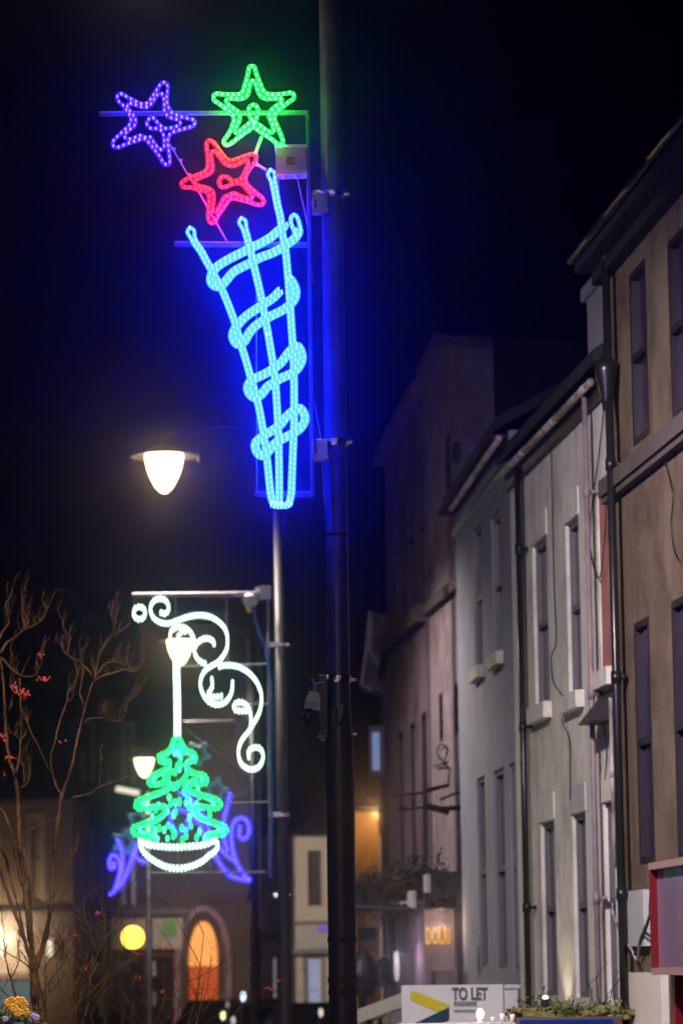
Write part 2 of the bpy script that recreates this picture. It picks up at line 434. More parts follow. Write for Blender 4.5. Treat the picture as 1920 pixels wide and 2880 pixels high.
def gutter(F_, root, z, name='gutter', u0=None, u1=None, d=.13, r=.032, m='gutter'):
    g = MB(); u0 = -.05 if u0 is None else u0; u1 = F_.L if u1 is None else u1
    n = max(2, int((u1-u0)/1.7)); 
    for k in range(n):
        a, b = u0+(u1-u0)*k/n, u0+(u1-u0)*(k+1)/n
        g.tube([F_.P(a, z, d), F_.P(b-.03, z-.004*(k % 2), d)], r, 10)
        g.tube([F_.P(b-.03, z, d), F_.P(b, z, d)], r*1.1, 10)
    return g.build(name, M[m], root, True)
def downpipe(F_, root, u, z0, z1, r=.05, name='downpipe', m='pipe', d=.09, hopper=None):
    g = MB(); g.tube([F_.P(u, z0, d), F_.P(u, z1, d)], r, 12)
    z = z0+.8
    while z < z1: g.tube([F_.P(u, z-.05, d), F_.P(u, z+.05, d)], r*1.3, 12); g.box(F_.P(u, z, d-.06), (.10, .05, .03), F_.ax); z += 1.75
    if hopper:
        for i in range(1): g.lathe(F_.P(u, hopper-.35, d+.02), [(r, 0), (r*1.3, .1), (.095, .33), (.10, .42), (.08, .42), (.07, .36)], 14)
    return g.build(name, M[m], root, True)
def cable(F_, root, pts, r=.006, name='cable', d=.02, m='blackpaint'):
    g = MB(); pp = cr(pts, step=8)
    g.tube([F_.P(*F_.px(x, y, d), d) for x, y in pp], r, 5)
    return g.build(name, M[m], root, True)
RS = (-1, 0, 0)
Bp, Be = (1.663, 32.9), (2.16, 28.0)
du = Vector((Be[0]-Bp[0], Be[1]-Bp[1])).normalized()
def onB(px):
    """ground point of the B/C street line in column px"""
    k = (px-960)/F; t = (k*Bp[1]-Bp[0])/(du.x-k*du.y)
    return (Bp[0]+du.x*t, Bp[1]+du.y*t)
# --- B: the white rendered house
FB = Facade(onB(1440), onB(1738), RS)
zeB = FB.px(1655, 1085)[1]
hB = [FB.hole(*h) for h in ((1500, 1541, 1534, 1996), (1594, 1631, 1473, 1962), (1683, 1718, 1388, 1896), (1524, 1563, 2314, 2800), (1613, 1651, 2290, 2805), (1702, 1730, 2258, 2812))]
rB = thing('town_house', FB.P(0, 0), 'white rendered two storey house with black downpipe and stained walls', 'house')
m = MB(); FB.wall(m, zeB, hB, 7, .09); m.build('wall', M['B'], rB)
for i, h in enumerate(hB):
    FB.window(rB, h, .09, 'sashgrey', 'lilacpane', (0, 0), 'B' if i < 3 else None, None, .08, .15, 'lilac' if i in (4,) else 'B')
q = MB(); h = hB[2]; q.box(FB.P((h[0]+h[1])/2, (h[2]+h[3])/2, -.03), (h[1]-h[0]-.02, .03, h[3]-h[2]-.02), FB.ax); tag(q.build('window_blind', M['pink'], rB), 'faded red blind filling the window')
m = FB.roof(zeB, zeB+2.2, 7); m.build('roof', M['slate'], rB)
gutter(FB, rB, FB.px(1655, 1078, .13)[1], u1=FB.px(1700, 1040)[0])
q = MB(); q.box(FB.P(FB.L/2, zeB-.14, .03), (FB.L, .06, .2), FB.ax); q.build('fascia_board', M['sashdark'], rB)
u1 = FB.px(1462, 1700, .09)[0]; downpipe(FB, rB, u1, .1, FB.px(1462, 1335)[1], .032)
u3 = FB.px(1656, 1700, .09)[0]; downpipe(FB, rB, u3, .1, FB.px(1654, 1120)[1], .024, m='mauve')
cable(FB, rB, [(1548, 1240), (1552, 1450), (1556, 1640), (1562, 1800), (1548, 1850), (1556, 1920), (1592, 1975), (1580, 2030), (1600, 2085), (1602, 2250)])
cable(FB, rB, [(1700, 1120), (1680, 1300), (1655, 1500), (1665, 1580), (1685, 1625), (1700, 1500), (1712, 1200)])
cable(FB, rB, [(1690, 2010), (1704, 2100), (1700, 2190)])
q = MB(); ux, zx = FB.px(1702, 2020)
for s_ in range(1):
    q.add([FB.P(ux-.16, zx-.05), FB.P(ux+.5, zx-.05), FB.P(ux+.5, zx+.22), FB.P(ux-.16, zx+.22), FB.P(ux-.16, zx-.05, .22), FB.P(ux+.5, zx-.05, .22)], [(0, 4, 5, 1), (4, 3, 2, 5), (0, 3, 4), (1, 5, 2), (0, 1, 2, 3)])
q.build('awning', M['sashdark'], rB)
# pale rendered chimney block rising above the eaves
uc0 = FB.px(1651, 930, -.3)[0]; uc1 = FB.px(1732, 900, -.3)[0]; zc = FB.px(1690, 800, -.3)[1]
q = MB(); q.prism([FB.P(uc0, zeB-.02, -.3), FB.P(uc1, zeB-.02, -.3), FB.P(uc1, zc, -.3), FB.P(uc0, zc, -.3)], -FB.n*.9)
q.box(FB.P((uc0+uc1)/2, zc+.06, -.75), (uc1-uc0+.1, 1.0, .12), FB.ax)
ch = q.build('chimney', M['lilac'], rB)
# --- C: brown sandstone building nearest on the right
FC = Facade(onB(1739), onB(2150), RS)
FC.a = FC.a+FC.n*.06; FC.b = FC.b+FC.n*.06
zeC = FC.px(1760, 620)[1]
hC = [FC.hole(*h) for h in ((1775, 1821, 768, 1262), (1884, 1936, 676, 1196), (1791, 1833, 1750, 2432), (1897, 1945, 1688, 2410))]
u, L_ = hC[1][1], hC[1][1]-hC[1][0]
gap = hC[1][0]-hC[0][1]
for k in (1, 2):
    x0 = hC[1][1]+gap*k+L_*(k-1)
    hC.append((x0, x0+L_, hC[1][2], hC[1][3])); hC.append((x0+.05, x0+L_+.05, hC[3][2], hC[3][3]))
rC = thing('stone_building', FC.P(0, 0), 'brown sandstone building at the right edge with red edged shop sign', 'building')
zeC = FC.px(1645, 668, .33)[1]-.02
m = MB(); FC.wall(m, zeC, hC, 8, .05); m.build('wall', M['C'], rC)
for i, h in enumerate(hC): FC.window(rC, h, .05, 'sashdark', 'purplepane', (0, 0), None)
uc = FC.px(1740, 1385); q = MB(); zc = FC.px(1760, 1362)[1]
q.box(FC.P(FC.L/2, zc+.07, .04), (FC.L, .1, .14), FC.ax); q.box(FC.P(FC.L/2, zc-.03, .03), (FC.L, .07, .05), FC.ax); q.build('string_course', M['Ctrim'], rC)
zeC2 = FC.px(1645, 668, .33)[1]
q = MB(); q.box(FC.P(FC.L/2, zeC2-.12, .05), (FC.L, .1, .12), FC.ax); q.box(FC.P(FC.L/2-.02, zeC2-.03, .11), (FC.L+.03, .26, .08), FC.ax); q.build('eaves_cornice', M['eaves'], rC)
for _x in ():
    q.box(FC.P(FC.L/2-.1, zeC+.02, .14), (FC.L+.3, .42, .14), FC.ax); q.box(FC.P(FC.L/2-.15, zeC+.18, .22), (FC.L+.5, .6, .16), FC.ax)
FC.roof(zeC2+.02, zeC2+3, 8, .22, .03).build('roof', M['slate'], rC)
gutter(FC, rC, zeC2+.04, u0=-.04, d=.27, r=.036, m='pipe')
up = FC.px(1726, 1700)[0]
downpipe(FC, rC, FC.px(1726, 1700, .1)[0], .1, FC.px(1726, 720)[1], .034, d=.1, hopper=FC.px(1708, 1040, .1)[1])
downpipe(FC, rC, .06, FC.px(1755, 2440)[1], FC.px(1755, 1950)[1], .016, 'conduit', 'gutter', .04)
cable(FC, rC, [(1868, 1215), (1868, 1290), (1890, 1390), (1885, 1480), (1895, 1550), (1910, 1580)])
# shop front of C
ux0, zx0 = FC.px(1852, 2722, .31); zx1 = FC.px(1846, 2446, .31)[1]
q = MB(); q.box(FC.P(ux0+2.0, (zx0+zx1)/2, .16), (4.0, .3, zx1-zx0), FC.ax); sg = q.build('shop_sign', M['purplepanel'], rC)
q = MB()
for z in (zx0-.025, zx1+.025): q.box(FC.P(ux0+2.0, z, .18), (4.1, .36, .05), FC.ax)
sub(q, 'sign_border', M['signpink'], sg, rC)
q = MB(); q.box(FC.P(ux0-.03, (zx0+zx1)/2, .18), (.05, .35, zx1-zx0), FC.ax); sub(q, 'red_edge', M['redpaint'], sg, rC)
q = MB(); a = FC.px(1775, 2508); b = FC.px(1830, 2660); q.box(FC.P((a[0]+b[0])/2, (a[1]+b[1])/2, .03), (b[0]-a[0], .05, a[1]-b[1]), FC.ax); q.build('white_panel', M['board'], rC)
q = MB(); a = FC.px(1780, 2735); q.box(FC.P(a[0]+.75, a[1]/2, .03), (1.3, .06, a[1]), FC.ax); q.build('shop_wall_panel', M['cream'], rC)
q = MB(); a = FC.px(1890, 2735, .22); q.box(FC.P(a[0]+.05, a[1]/2, .12), (.12, .22, a[1]), FC.ax); q.build('shop_pillar', M['redpaint'], rC)
cable(FC, rC, [(1722, 2540), (1722, 2570), (1735, 2600), (1750, 2640), (1775, 2672), (1790, 2700), (1800, 2640), (1830, 2560), (1838, 2500)], .012, m='gutter', d=.06)
cable(FC, rC, [(1780, 2690), (1820, 2600), (1828, 2520), (1835, 2470)], .010, d=.06)
# --- A: grey house between the downpipe and the tall building
FA = Facade((1.36, 38.0), onB(1439), RS)
zeA = FA.px(1402, 1250)[1]
hA = [FA.hole(*h) for h in ((1333, 1355, 1490, 1893), (1384, 1409, 1455, 1856), (1430, 1452, 1412, 1820), (1345, 1367, 2188, 2720), (1392, 1421, 2168, 2725), (1436, 1452, 2148, 2730))]
hA = [h for h in hA if h[1] < FA.L-.05]
rA = thing('town_house', FA.P(0, 0), 'narrow blue grey house left of the white one with pale window sills', 'house')
m = MB(); FA.wall(m, zeA, hA, 7, .08); m.build('wall', M['A'], rA)
for i, h in enumerate(hA): FA.window(rA, h, .08, 'sashgrey', 'lilacpane', (0, 0), 'B2' if h[2] > 3.5 else None, None, .06, .13)
FA.roof(zeA, zeA+2.0, 7).build('roof', M['slate'], rA)
gutter(FA, rA, FA.px(1402, 1233, .22)[1], m='gutter', u0=FA.px(1268, 1385, .22)[0], u1=FA.px(1402, 1240, .22)[0], d=.22, r=.032)
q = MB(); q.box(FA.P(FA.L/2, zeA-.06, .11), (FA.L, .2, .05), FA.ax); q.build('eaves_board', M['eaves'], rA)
q = MB(); q.box(FA.P(FA.L/2, zeA-.3, .02), (FA.L, .04, .08), FA.ax); q.build('frieze', M['B2'], rA)
# --- D2 / D1: tall building
FD2 = Facade((1.115, 41.3), (1.457, 38.0), RS)
zt = FD2.px(1249, 967)[1]; zl = FD2.px(1203, 1050)[1]; u_a = FD2.px(1249, 967)[0]
zr = FD2.px(1303, 962)[1]
h2 = [FD2.hole(*h) for h in ((1234, 1245, 1952, 2090), (1276, 1288, 1925, 2070), (1253, 1266, 1225, 1420))]
rD = thing('tenement', FD2.P(0, 0), 'tall grey stone tenement with gabled top beside the narrow house', 'building')
m = MB(); FD2.wall(m, [(0, zl), (u_a, zt), (FD2.L, zr)], h2, 8, .06); m.build('wall', M['D2'], rD)
for h in h2: FD2.window(rD, h, .06, 'sashdark', 'glass', (0, 0))
q = MB(); q.box(FD2.P(FD2.L/2, FD2.px(1249, 1680)[1], .04), (FD2.L, .1, .14), FD2.ax); q.build('string_course', M['Ctrim'], rD)
q = MB(); q.prism([FD2.P(-.02, zl-.1, .12), FD2.P(u_a, zt, .12), FD2.P(FD2.L+.05, zr, .12), FD2.P(FD2.L+.05, zr+.12, .12), FD2.P(u_a, zt+.14, .12), FD2.P(-.02, zl+.10, .12)], -FD2.n*.5); q.build('coping', M['D1'], rD)
q = MB(); q.box(FD2.P(FD2.L+.03, zl/2, -4.2), (.05, 7.6, zl-.3), FD2.ax); q.build('dark_gable_sheet', M['slate'], rD)  # dark sheet added so the end wall does not look lit
for x, y in ((1291, 1272), (1299, 1505)):
    q = MB(); a = FD2.px(x, y); q.box(FD2.P(*a, .03), (.22, .08, .22), FD2.ax); q.build('wall_vent', M['blackpaint'], rD)
# wall sign bracket with scroll, faint on the tall building
q = MB(); cx_, cy_ = 1243, 2115
q.tube([FD2.P(*FD2.px(cx_+13*math.cos(t/3), cy_+22*math.sin(t/3), .04), .04) for t in range(20)], .012, 6)
q.tube([FD2.P(*FD2.px(x, y, .04), .04) for x, y in cr([(1222, 2155), (1250, 2150), (1262, 2165), (1260, 2210)], step=5)], .012, 6); q.build('scroll_bracket', M['blackpaint'], rD)
FD1 = Facade((.632, 45.5), (1.075, 41.35), RS)
zd0 = FD1.px(1090, 1262)[1]; zd1 = FD1.px(1200, 1078)[1]
h1 = [FD1.hole(*h) for h in ((1112, 1127, 1362, 1752), (1146, 1162, 1318, 1735), (1179, 1198, 1270, 1712), (1121, 1135, 2060, 2470), (1155, 1168, 2035, 2470), (1187, 1202, 2006, 2468))]
rD1 = thing('tenement', FD1.P(0, 0), 'dark purple sandstone tenement with three tall black windows on each floor', 'building')
m = MB(); FD1.wall(m, [(0, zd0), (FD1.L, zd1)], h1, 8, .06); m.build('wall', M['D1'], rD1)
for h in h1: FD1.window(rD1, h, .06, 'sashdark', 'glass', (0, 0))
q = MB(); q.box(FD1.P(FD1.L/2, FD1.px(1112, 1795)[1], .06), (FD1.L, .14, .22), FD1.ax); q.build('string_course', M['Ctrim'], rD1); q = MB(); q.box(FD1.P(FD1.L/2, FD1.px(1112, 2478)[1], .06), (FD1.L, .14, .16), FD1.ax); q.build('string_course', M['Ctrim'], rD1)
q = MB(); q.box(FD1.P(FD1.L/2, zd0-.1, -4), (FD1.L, 7.3, .1), FD1.ax); q.build('roof', M['slate'], rD1)
q = MB(); q.prism([FD1.P(-.25, zd0-.16, .14), FD1.P(FD1.L, zd1-.05, .14), FD1.P(FD1.L, zd1+.12, .14), FD1.P(-.25, zd0+.02, .14)], -FD1.n*.5); q.build('eaves_cornice', M['D1'], rD1)
# --- E: lower building beyond the tenement with a jettied bay
FE = Facade((.59, 52), (.645, 45.6), RS)
rE = thing('corner_house', FE.P(0, 0), 'small pinkish corner house with overhanging bay beyond the tenement', 'house')
zE = FE.px(1080, 1905)[1]
m = MB(); FE.wall(m, zE, [], 6, .1); m.build('wall', M['D2'], rE)
FE.roof(zE, zE+1.8, 6, .1).build('roof', M['slate'], rE)
q = MB(); q.prism([at(1040, 1718, 49), at(1100, 1735, 49), at(1100, 1960, 49), at(1062, 1945, 49), at(1014, 1930, 49), at(1028, 1830, 49)], (0, .9, 0)); by = q.build('bay', M['D1'], rE)
q = MB(); q.tube([at(x, y, 48.96) for x, y in ((1040, 1718), (1030, 1830), (1016, 1925), (1045, 1940))], .03, 6); q.tube([at(x, y, 48.96) for x, y in ((1045, 1740), (1040, 1830), (1058, 1860), (1080, 1870))], .025, 6); sub(q, 'barge_board', M['lilac'], by, rE)
q = MB(); c = at(1057, 2113, 49); c2 = at(1066, 2165, 49); q.box((c.x, 49, c.z), (.11, .06, .58)); q.build('window', M['bluewin'], rE)
q = MB(); q.box((c.x+.01, 49.08, c.z), (.24, .1, .8)); q.build('window_surround', M['D2'], rE)

# --- far buildings facing down the street
FS = (0, -1, 0)
def far(x0, x1, Y): return Facade((at(x0, HZ, Y).x, Y), (at(x1, HZ, Y).x, Y), FS)
# cream building, centre
FG = far(700, 1075, 104)
rG = thing('cream_building', FG.P(0, 0), 'cream rendered building closing the street behind the lamp columns', 'building')
zG = FG.px(840, 2352)[1]
hG = [FG.hole(866, 903, 2392, 2548), FG.hole(862, 905, 2692, 2880), FG.hole(700+66, 780, 2690, 2880), FG.hole(1015, 1040, 2400, 2560)]
m = MB(); FG.wall(m, zG, hG, 9, .2); m.build('wall', M['cream'], rG)
FG.window(rG, hG[0], .2, 'sashdark', 'darkpane', (0, 1)); FG.window(rG, hG[3], .2, 'sashdark', 'darkpane', (0, 1))
FG.window(rG, hG[1], .2, 'sash', 'palewin', (0, 0), margin='fascia'); FG.window(rG, hG[2], .2, 'sash', 'palewin', (0, 0))
FG.roof(zG, zG+1.6, 9, .2).build('roof', M['slate'], rG)
a = FG.px(832, 2670); b = FG.px(975, 2600); q = MB(); q.box(FG.P((a[0]+b[0])/2, (a[1]+b[1])/2, .1), (b[0]-a[0], .2, b[1]-a[1]), FG.ax); sg = q.build('shop_sign', M['board'], rG)
q = MB(); q.box(FG.P((a[0]+b[0])/2, a[1]-.08, .13), (b[0]-a[0]+.3, .28, .12), FG.ax); q.box(FG.P((a[0]+b[0])/2, b[1]+.08, .13), (b[0]-a[0]+.3, .28, .1), FG.ax); sub(q, 'sign_border', M['fascia'], sg, rG)
q = MB(); a = FG.px(892, 2612); q.box(FG.P(a[0]+.5, a[1], .22), (1.0, .05, .2), FG.ax); sub(q, 'lilac_strip', emit('lit lilac strip', (.16, .12, .45)), sg, rG)
q = MB(); a = FG.px(755, 2635); q.box(FG.P(a[0], a[1], .1), (.5, .12, .18), FG.ax); q.build('red_sign', M['pink'], rG)
# ochre house
FO = far(1003, 1070, 84)
rO = thing('ochre_house', FO.P(0, 0), 'lamp lit ochre gable wall just right of the near column', 'house')
m = MB(); z_ = FO.px(1040, 2285)[1]; FO.wall(m, [(0, z_-.0), (FO.L, z_+.05)], [FO.hole(1012, 1030, 2700, 2900)], 6, .2); m.build('wall', M['ochre'], rO)
FO.roof(z_, z_+.9, 6).build('roof', M['slate'], rO)
q = MB(); a = FO.px(1016, 2480); q.box(FO.P(a[0]+.3, FO.px(1016, 2560)[1], .03), (.45, .06, .95), FO.ax); q.build('white_panel', M['cream'], rO)
q = MB(); a = FO.px(1022, 2625); q.box(FO.P(a[0]+.1, a[1], .06), (.42, .12, .3), FO.ax); q.build('dark_sign', M['navy'], rO)
q = MB(); a = FO.px(1050, 2262); c = FO.P(a[0], a[1], .55); q.lathe(c, [(.05, 0), (.16, .05), (.17, .1), (.03, .16)], 12); q.rod(c+Vector((0, 0, .14)), FO.P(a[0], a[1]+.1, 0), .02); q.build('added_bracket_lamp', M['blackpaint'], rO)  # unseen lamp, added as a source for the ochre wall's orange light
WL = c-Vector((0, .5, .3))
FO.window(rO, FO.hole(1012, 1030, 2700, 2900), .2, 'sashdark', 'glass', (0, 0))
# dark stone church-like block and shop with fascia, left of centre
FL2 = far(205, 735, 101)
rL2 = thing('stone_hall', FL2.P(0, 0), 'dark stone block with pale window margins and arched lit doorway', 'building')
zL2 = FL2.px(450, 1965)[1]
hw = [(238, 257, 2040, 2200), (238, 257, 2338, 2545), (353, 370, 2338, 2545), (353, 370, 2040, 2200)]
hl = [FL2.hole(*h) for h in hw]
door = FL2.hole(531, 613, 2592, 2960); shops = [FL2.hole(215, 292, 2690, 2930), FL2.hole(305, 410, 2690, 2930), FL2.hole(425, 500, 2690, 2930)]
m = MB(); FL2.wall(m, zL2, hl+shops+[door], 10, .3); m.build('wall', M['L2'], rL2)
for h in hl: FL2.window(rL2, (h[0], h[1], h[2], h[3]), .25, 'sashdark', 'glass', (0, 1), None, 'trimL')
FL2.roof(zL2, zL2+3.2, 10, .3).build('roof', M['slate'], rL2)
for k, h in enumerate(shops):
    FL2.window(rL2, h, .28, 'blackpaint', 'glass', (1+(k == 1), 0))
a = FL2.px(208, 2672); b = FL2.px(520, 2578); fz = MB(); fz.box(FL2.P((a[0]+b[0])/2, (a[1]+b[1])/2, .12), (b[0]-a[0], .24, b[1]-a[1]), FL2.ax); sg = fz.build('shop_sign', M['fascia'], rL2)
for x0, x1, y0, y1 in ((212, 236, 2588, 2655), (457, 497, 2585, 2635), (312, 330, 2605, 2640)):
    q = MB(); a_ = FL2.px(x0, y1, .25); b_ = FL2.px(x1, y0, .25); q.box(FL2.P((a_[0]+b_[0])/2, (a_[1]+b_[1])/2, .25), (b_[0]-a_[0], .03, b_[1]-a_[1]), FL2.ax); sub(q, 'green_patch', M['green'], sg, rL2)
q = MB()
for x in (206, 299, 424, 522): a_ = FL2.px(x, 2700)[0]; q.box(FL2.P(a_, b[1]/2, .16), (.16, .34, b[1]), FL2.ax)
q.box(FL2.P((a[0]+b[0])/2, b[1]+.15, .2), (b[0]-a[0]+.3, .45, .22), FL2.ax); q.build('pilasters', M['blackpaint'], rL2)
for x0, x1, y0, y1, mm in ((413, 437, 2705, 2745, 'board'), (262, 286, 2710, 2742, 'fascia'), (280, 312, 2815, 2860, 'lilac'), (420, 438, 2790, 2830, 'fascia'), (330, 375, 2700, 2735, 'navy')):
    q = MB(); a_ = FL2.px(x0, y1, .02); b_ = FL2.px(x1, y0, .02); q.box(FL2.P((a_[0]+b_[0])/2, (a_[1]+b_[1])/2, .02), (b_[0]-a_[0], .03, b_[1]-a_[1]), FL2.ax); q.build('window_poster', M[mm], rL2)
# arched doorway: orange glass below, fanlight above, stone arch ring
def archpts(x0, x1, ys, yt, dd, n=9):
    L = []
    for k in range(n+1):
        t = k/n; L.append((x0+(x1-x0)/2*(1-math.cos(t*math.pi/2)), ys+(yt-ys)*math.sin(t*math.pi/2)**1.0))
    Rr = [(x0+x1-x, y) for x, y in reversed(L[:-1])]
    return [FL2.P(*FL2.px(x, y, dd), dd) for x, y in L+Rr]
q = MB(); pts = archpts(531, 613, 2700, 2590, -.2); q.prism([FL2.P(*FL2.px(531, 2717, -.2), -.2)]+pts+[FL2.P(*FL2.px(613, 2717, -.2), -.2)], FL2.n*.04); dr = q.build('fanlight', M['fan'], rL2)
q = MB(); q.prism([FL2.P(*FL2.px(x, y, -.2), -.2) for x, y in ((531, 2719), (613, 2719), (613, 2960), (531, 2960))], FL2.n*.05); q.build('door', M['doorwood'], rL2)
for grow, dd, mm in ((22, .12, 'L2'), (40, .22, 'D1')):
    q = MB(); o = archpts(531-grow, 613+grow, 2700, 2590-grow*1.1, dd); i_ = archpts(531-grow+18, 613+grow-18, 2700, 2590-grow*1.1+18, dd)
    for k in range(len(o)-1): q.prism([i_[k], i_[k+1], o[k+1], o[k]], -FL2.n*.35)
    for X0 in (531-grow, 613+grow-18):
        q.prism([FL2.P(*FL2.px(X0, 2700, dd), dd), FL2.P(*FL2.px(X0+18, 2700, dd), dd), FL2.P(*FL2.px(X0+18, 2920, dd), dd), FL2.P(*FL2.px(X0, 2920, dd), dd)], -FL2.n*.35)
    q.build('door_arch', M[mm], rL2)
# infill spandrels between square hole and arch
q = MB()
for side in (0, 1):
    pts = archpts(531, 613, 2700, 2590, -.02); half = pts[:len(pts)//2+1] if side == 0 else pts[len(pts)//2:]
    corner = FL2.P(*FL2.px(528 if side == 0 else 616, 2584, -.02), -.02)
    for k in range(len(half)-1): q.prism([half[k], half[k+1], corner], -FL2.n*.15)
q.build('spandrel', M['L2'], rL2)
q = MB(); a = FL2.px(545, 2538); b = FL2.px(655, 2490); q.box(FL2.P((a[0]+b[0])/2, (a[1]+b[1])/2, .05), (b[0]-a[0], .1, b[1]-a[1]), FL2.ax); q.box(FL2.P((a[0]+b[0])/2, (a[1]+b[1])/2, .12), (.25, .06, .25), FL2.ax); q.build('carved_panel', M['L2'], rL2)
q = MB(); a = FL2.px(560, 2622, -.1); q.ell(FL2.P(a[0], a[1], -.08), .13, .13, .13, 10, 8); q.build('porch_bulb', M['fan'], rL2)
# pale sandstone building far left
FL1 = far(-160, 208, 95)
rL1 = thing('sandstone_building', FL1.P(0, 0), 'pale lamp lit sandstone building with lit shop at the left edge', 'building')
zL1 = FL1.px(100, 2248)[1]
h_ = [FL1.hole(*h) for h in ((88, 118, 2300, 2545), (-40, -10, 2300, 2545))]
hs = FL1.hole(-60, 80, 2625, 2740); hs2 = FL1.hole(-60, 92, 2755, 2960)
m = MB(); FL1.wall(m, zL1, h_+[hs, hs2], 9, .25); m.build('wall', M['L1'], rL1)
for h in h_: FL1.window(rL1, h, .1, 'sash', 'curtain', (0, 1), 'Ctrim', 'trimL')
FL1.window(rL1, hs, .2, 'sash', 'litwin', (2, 0)); FL1.window(rL1, hs2, .2, 'blackpaint', 'teal', (2, 0))
FL1.roof(zL1, zL1+2.6, 9, .25).build('roof', M['slate'], rL1)
q = MB(); q.box(FL1.P(FL1.L/2, zL1-.12, .15), (FL1.L, .4, .2), FL1.ax); q.build('cornice', M['fascia'], rL1); q = MB(); q.box(FL1.P(FL1.L/2, FL1.px(100, 2575)[1], .1), (FL1.L, .24, .22), FL1.ax); q.build('shop_cornice', M['fascia'], rL1)
q = MB(); q.box(FL1.P(FL1.L/2, FL1.px(100, 2605)[1], .07), (FL1.L, .14, .4), FL1.ax); q.build('shop_sign', M['fascia'], rL1)
for x, y in ((142, 2665), (6, 2670)):
    q = MB(); a = FL1.px(x, y); q.box(FL1.P(*a, .1), (.13, .16, .5), FL1.ax); q.build('wall_lamp', M['tubelight'], rL1)

# ------------------------------------------------------------------ pub front below the tenement
rP = thing('pub_canopy', FD1.P(0, 2.6, .01), 'shaggy black canopy over the pub front below the tenement', 'canopy')
q = MB(); zc = FD1.px(1150, 2500)[1]
q.box(FD1.P(3.1, zc-.08, .25), (8.6, .4, .3), FD1.ax); q.build('canopy_body', M['blackpaint'], rP)
q = MB()
for k in range(4200):
    p = FD1.P(random.uniform(-1.3, 7.5), zc+random.gauss(0, .15), random.uniform(.2, .62)); a = Vector((random.uniform(-1, 1), random.uniform(-1, 1), random.uniform(-1.3, .4))).normalized(); b = a.orthogonal().normalized(); s__ = random.uniform(.02, .05)
    q.quad(p, p+a*s__*.6+b*s__*.35, p+a*s__*1.6, p+a*s__*.6-b*s__*.35)
tag(q.build('garland', mat('dry brown garland leaves', (.014, .011, .009), .8, 0, .5, 8), rP), kind='stuff')
for x, w_ in ((1205, .32), (1162, .5)):
    q = MB(); a = FD1.px(x, 2485 if x > 1200 else 2530, .64); q.box(FD1.P(*a, .66), (w_, .04, .2), FD1.ax); q.build('lilac_panel', M['lilac'], rP)
pb = thing('pub_sign', at(1235, 2640, 38.5), 'pale hanging board with glowing amber lettering', 'sign')
q = MB(); A_, B_ = at(1192, 2560, 38.5), at(1279, 2730, 38.5); q.box(((A_.x+B_.x)/2, 38.53, (A_.z+B_.z)/2), (B_.x-A_.x, .06, A_.z-B_.z)); q.build('sign_board', M['D2'], pb)
q = MB(); textmesh(q, 'DOLRI', at(1195, 2655, 38.48), Vector((1, 0, 0)), Vector((0, 0, 1)), .2, .37, .02); q.build('lettering', M['ambertext'], pb)
q = MB(); q.rod(at(1192, 2560, 38.53), at(1192, 2200+0, 38.53)+Vector((0, 0, 0)), .02); q.rod(at(1279, 2560, 38.53), at(1279, 2470, 38.53), .02); q.build('hanger', M['blackpaint'], pb)
pd = thing('pub_door_post', at(1300, 2900, 38.2), 'dark brown panelled doorway beside the pub sign', 'doorway')
q = MB(); A_, B_ = at(1281, 2500, 38.2), at(1333, 2760, 38.2); q.box(((A_.x+B_.x)/2, 38.3, A_.z/2+.06), (B_.x-A_.x, .4, A_.z-.12)); q.build('door_panel', mat('dark brown paint', (.02, .012, .01), .4), pd)
# iron bracket standing off the tenement
ib = thing('iron_bracket', at(1310, 2300, 38.6), 'black wrought iron hanging bracket on the tenement corner', 'bracket')
q = MB()
for p, r in (([(1312, 2205), (1314, 2320)], .035), ([(1200, 2222), (1262, 2208)], .022), ([(1110, 2238), (1200, 2228), (1262, 2208)], .014), ([(1190, 2268), (1240, 2275), (1310, 2270)], .03), ([(1235, 2250), (1270, 2235), (1312, 2222)], .015), ([(1195, 2265), (1262, 2284)], .04), ([(1110, 2280), (1190, 2270)], .014)):
    q.tube([at(x, y, 38.6) for x, y in p], r, 8)
q.build('ironwork', M['blackpaint'], ib)
sc_ = thing('overhead_cable', at(1340, 2556, 38), 'thin black cable strung across the street at shop sign height', 'cable')
q = MB(); q.tube([at(x, y, 38) for x, y in ((1000, 2550), (1100, 2556), (1180, 2553), (1340, 2555))], .02, 6); q.ell(at(1410, 2556, 36.5), .06, .06, .04); q.tube([at(1340, 2555, 38), at(1410, 2556, 36.5)], .02, 6); q.build('cable_run', M['blackpaint'], sc_)
sp = thing('signpost', (at(1105, HZ, 44).x, 44, .12), 'thin black post standing in front of the pub', 'post')
q = MB(); t_ = at(1100, 2500, 44); q.rod((t_.x, 44, .12), (t_.x, 44, t_.z), .045, 12); q.lathe((t_.x, 44, .12), [(.12, 0), (.12, .05), (.05, .1)], 12); q.build('shaft', M['blackpaint'], sp)
wp = thing('shop_light', at(1115, 2720, 43.2), 'tall white glowing lamp beside the black post', 'lamp')
q = MB(); c = at(1115, 2718, 43.2); q.lathe((c.x, 43.2, c.z-.2), [(.01, 0), (.03, .06), (.038, .2), (.03, .36), (.01, .4)], 12); q.build('lamp_glass', emit('soft white lamp glass', (.5, .42, .47)), wp, True)
q = MB(); q.rod((c.x, 43.2, .12), (c.x, 43.2, c.z-.2), .02); q.build('stem', M['blackpaint'], wp)
def point(name, loc, e, col, r=.05):
    l = bpy.data.lights.new(name, 'POINT'); l.energy = e; l.color = col; l.shadow_soft_size = r
    o = bpy.data.objects.new(name, l); C.objects.link(o); o.location = loc
point('added_ochre_wall_glow', WL, 60, (1, .55, .2))  # orange light added to brighten the ochre wall
point('shop_wall_lamp_glow', FL1.P(*FL1.px(6, 2640), .9), 150, (1, .72, .42))
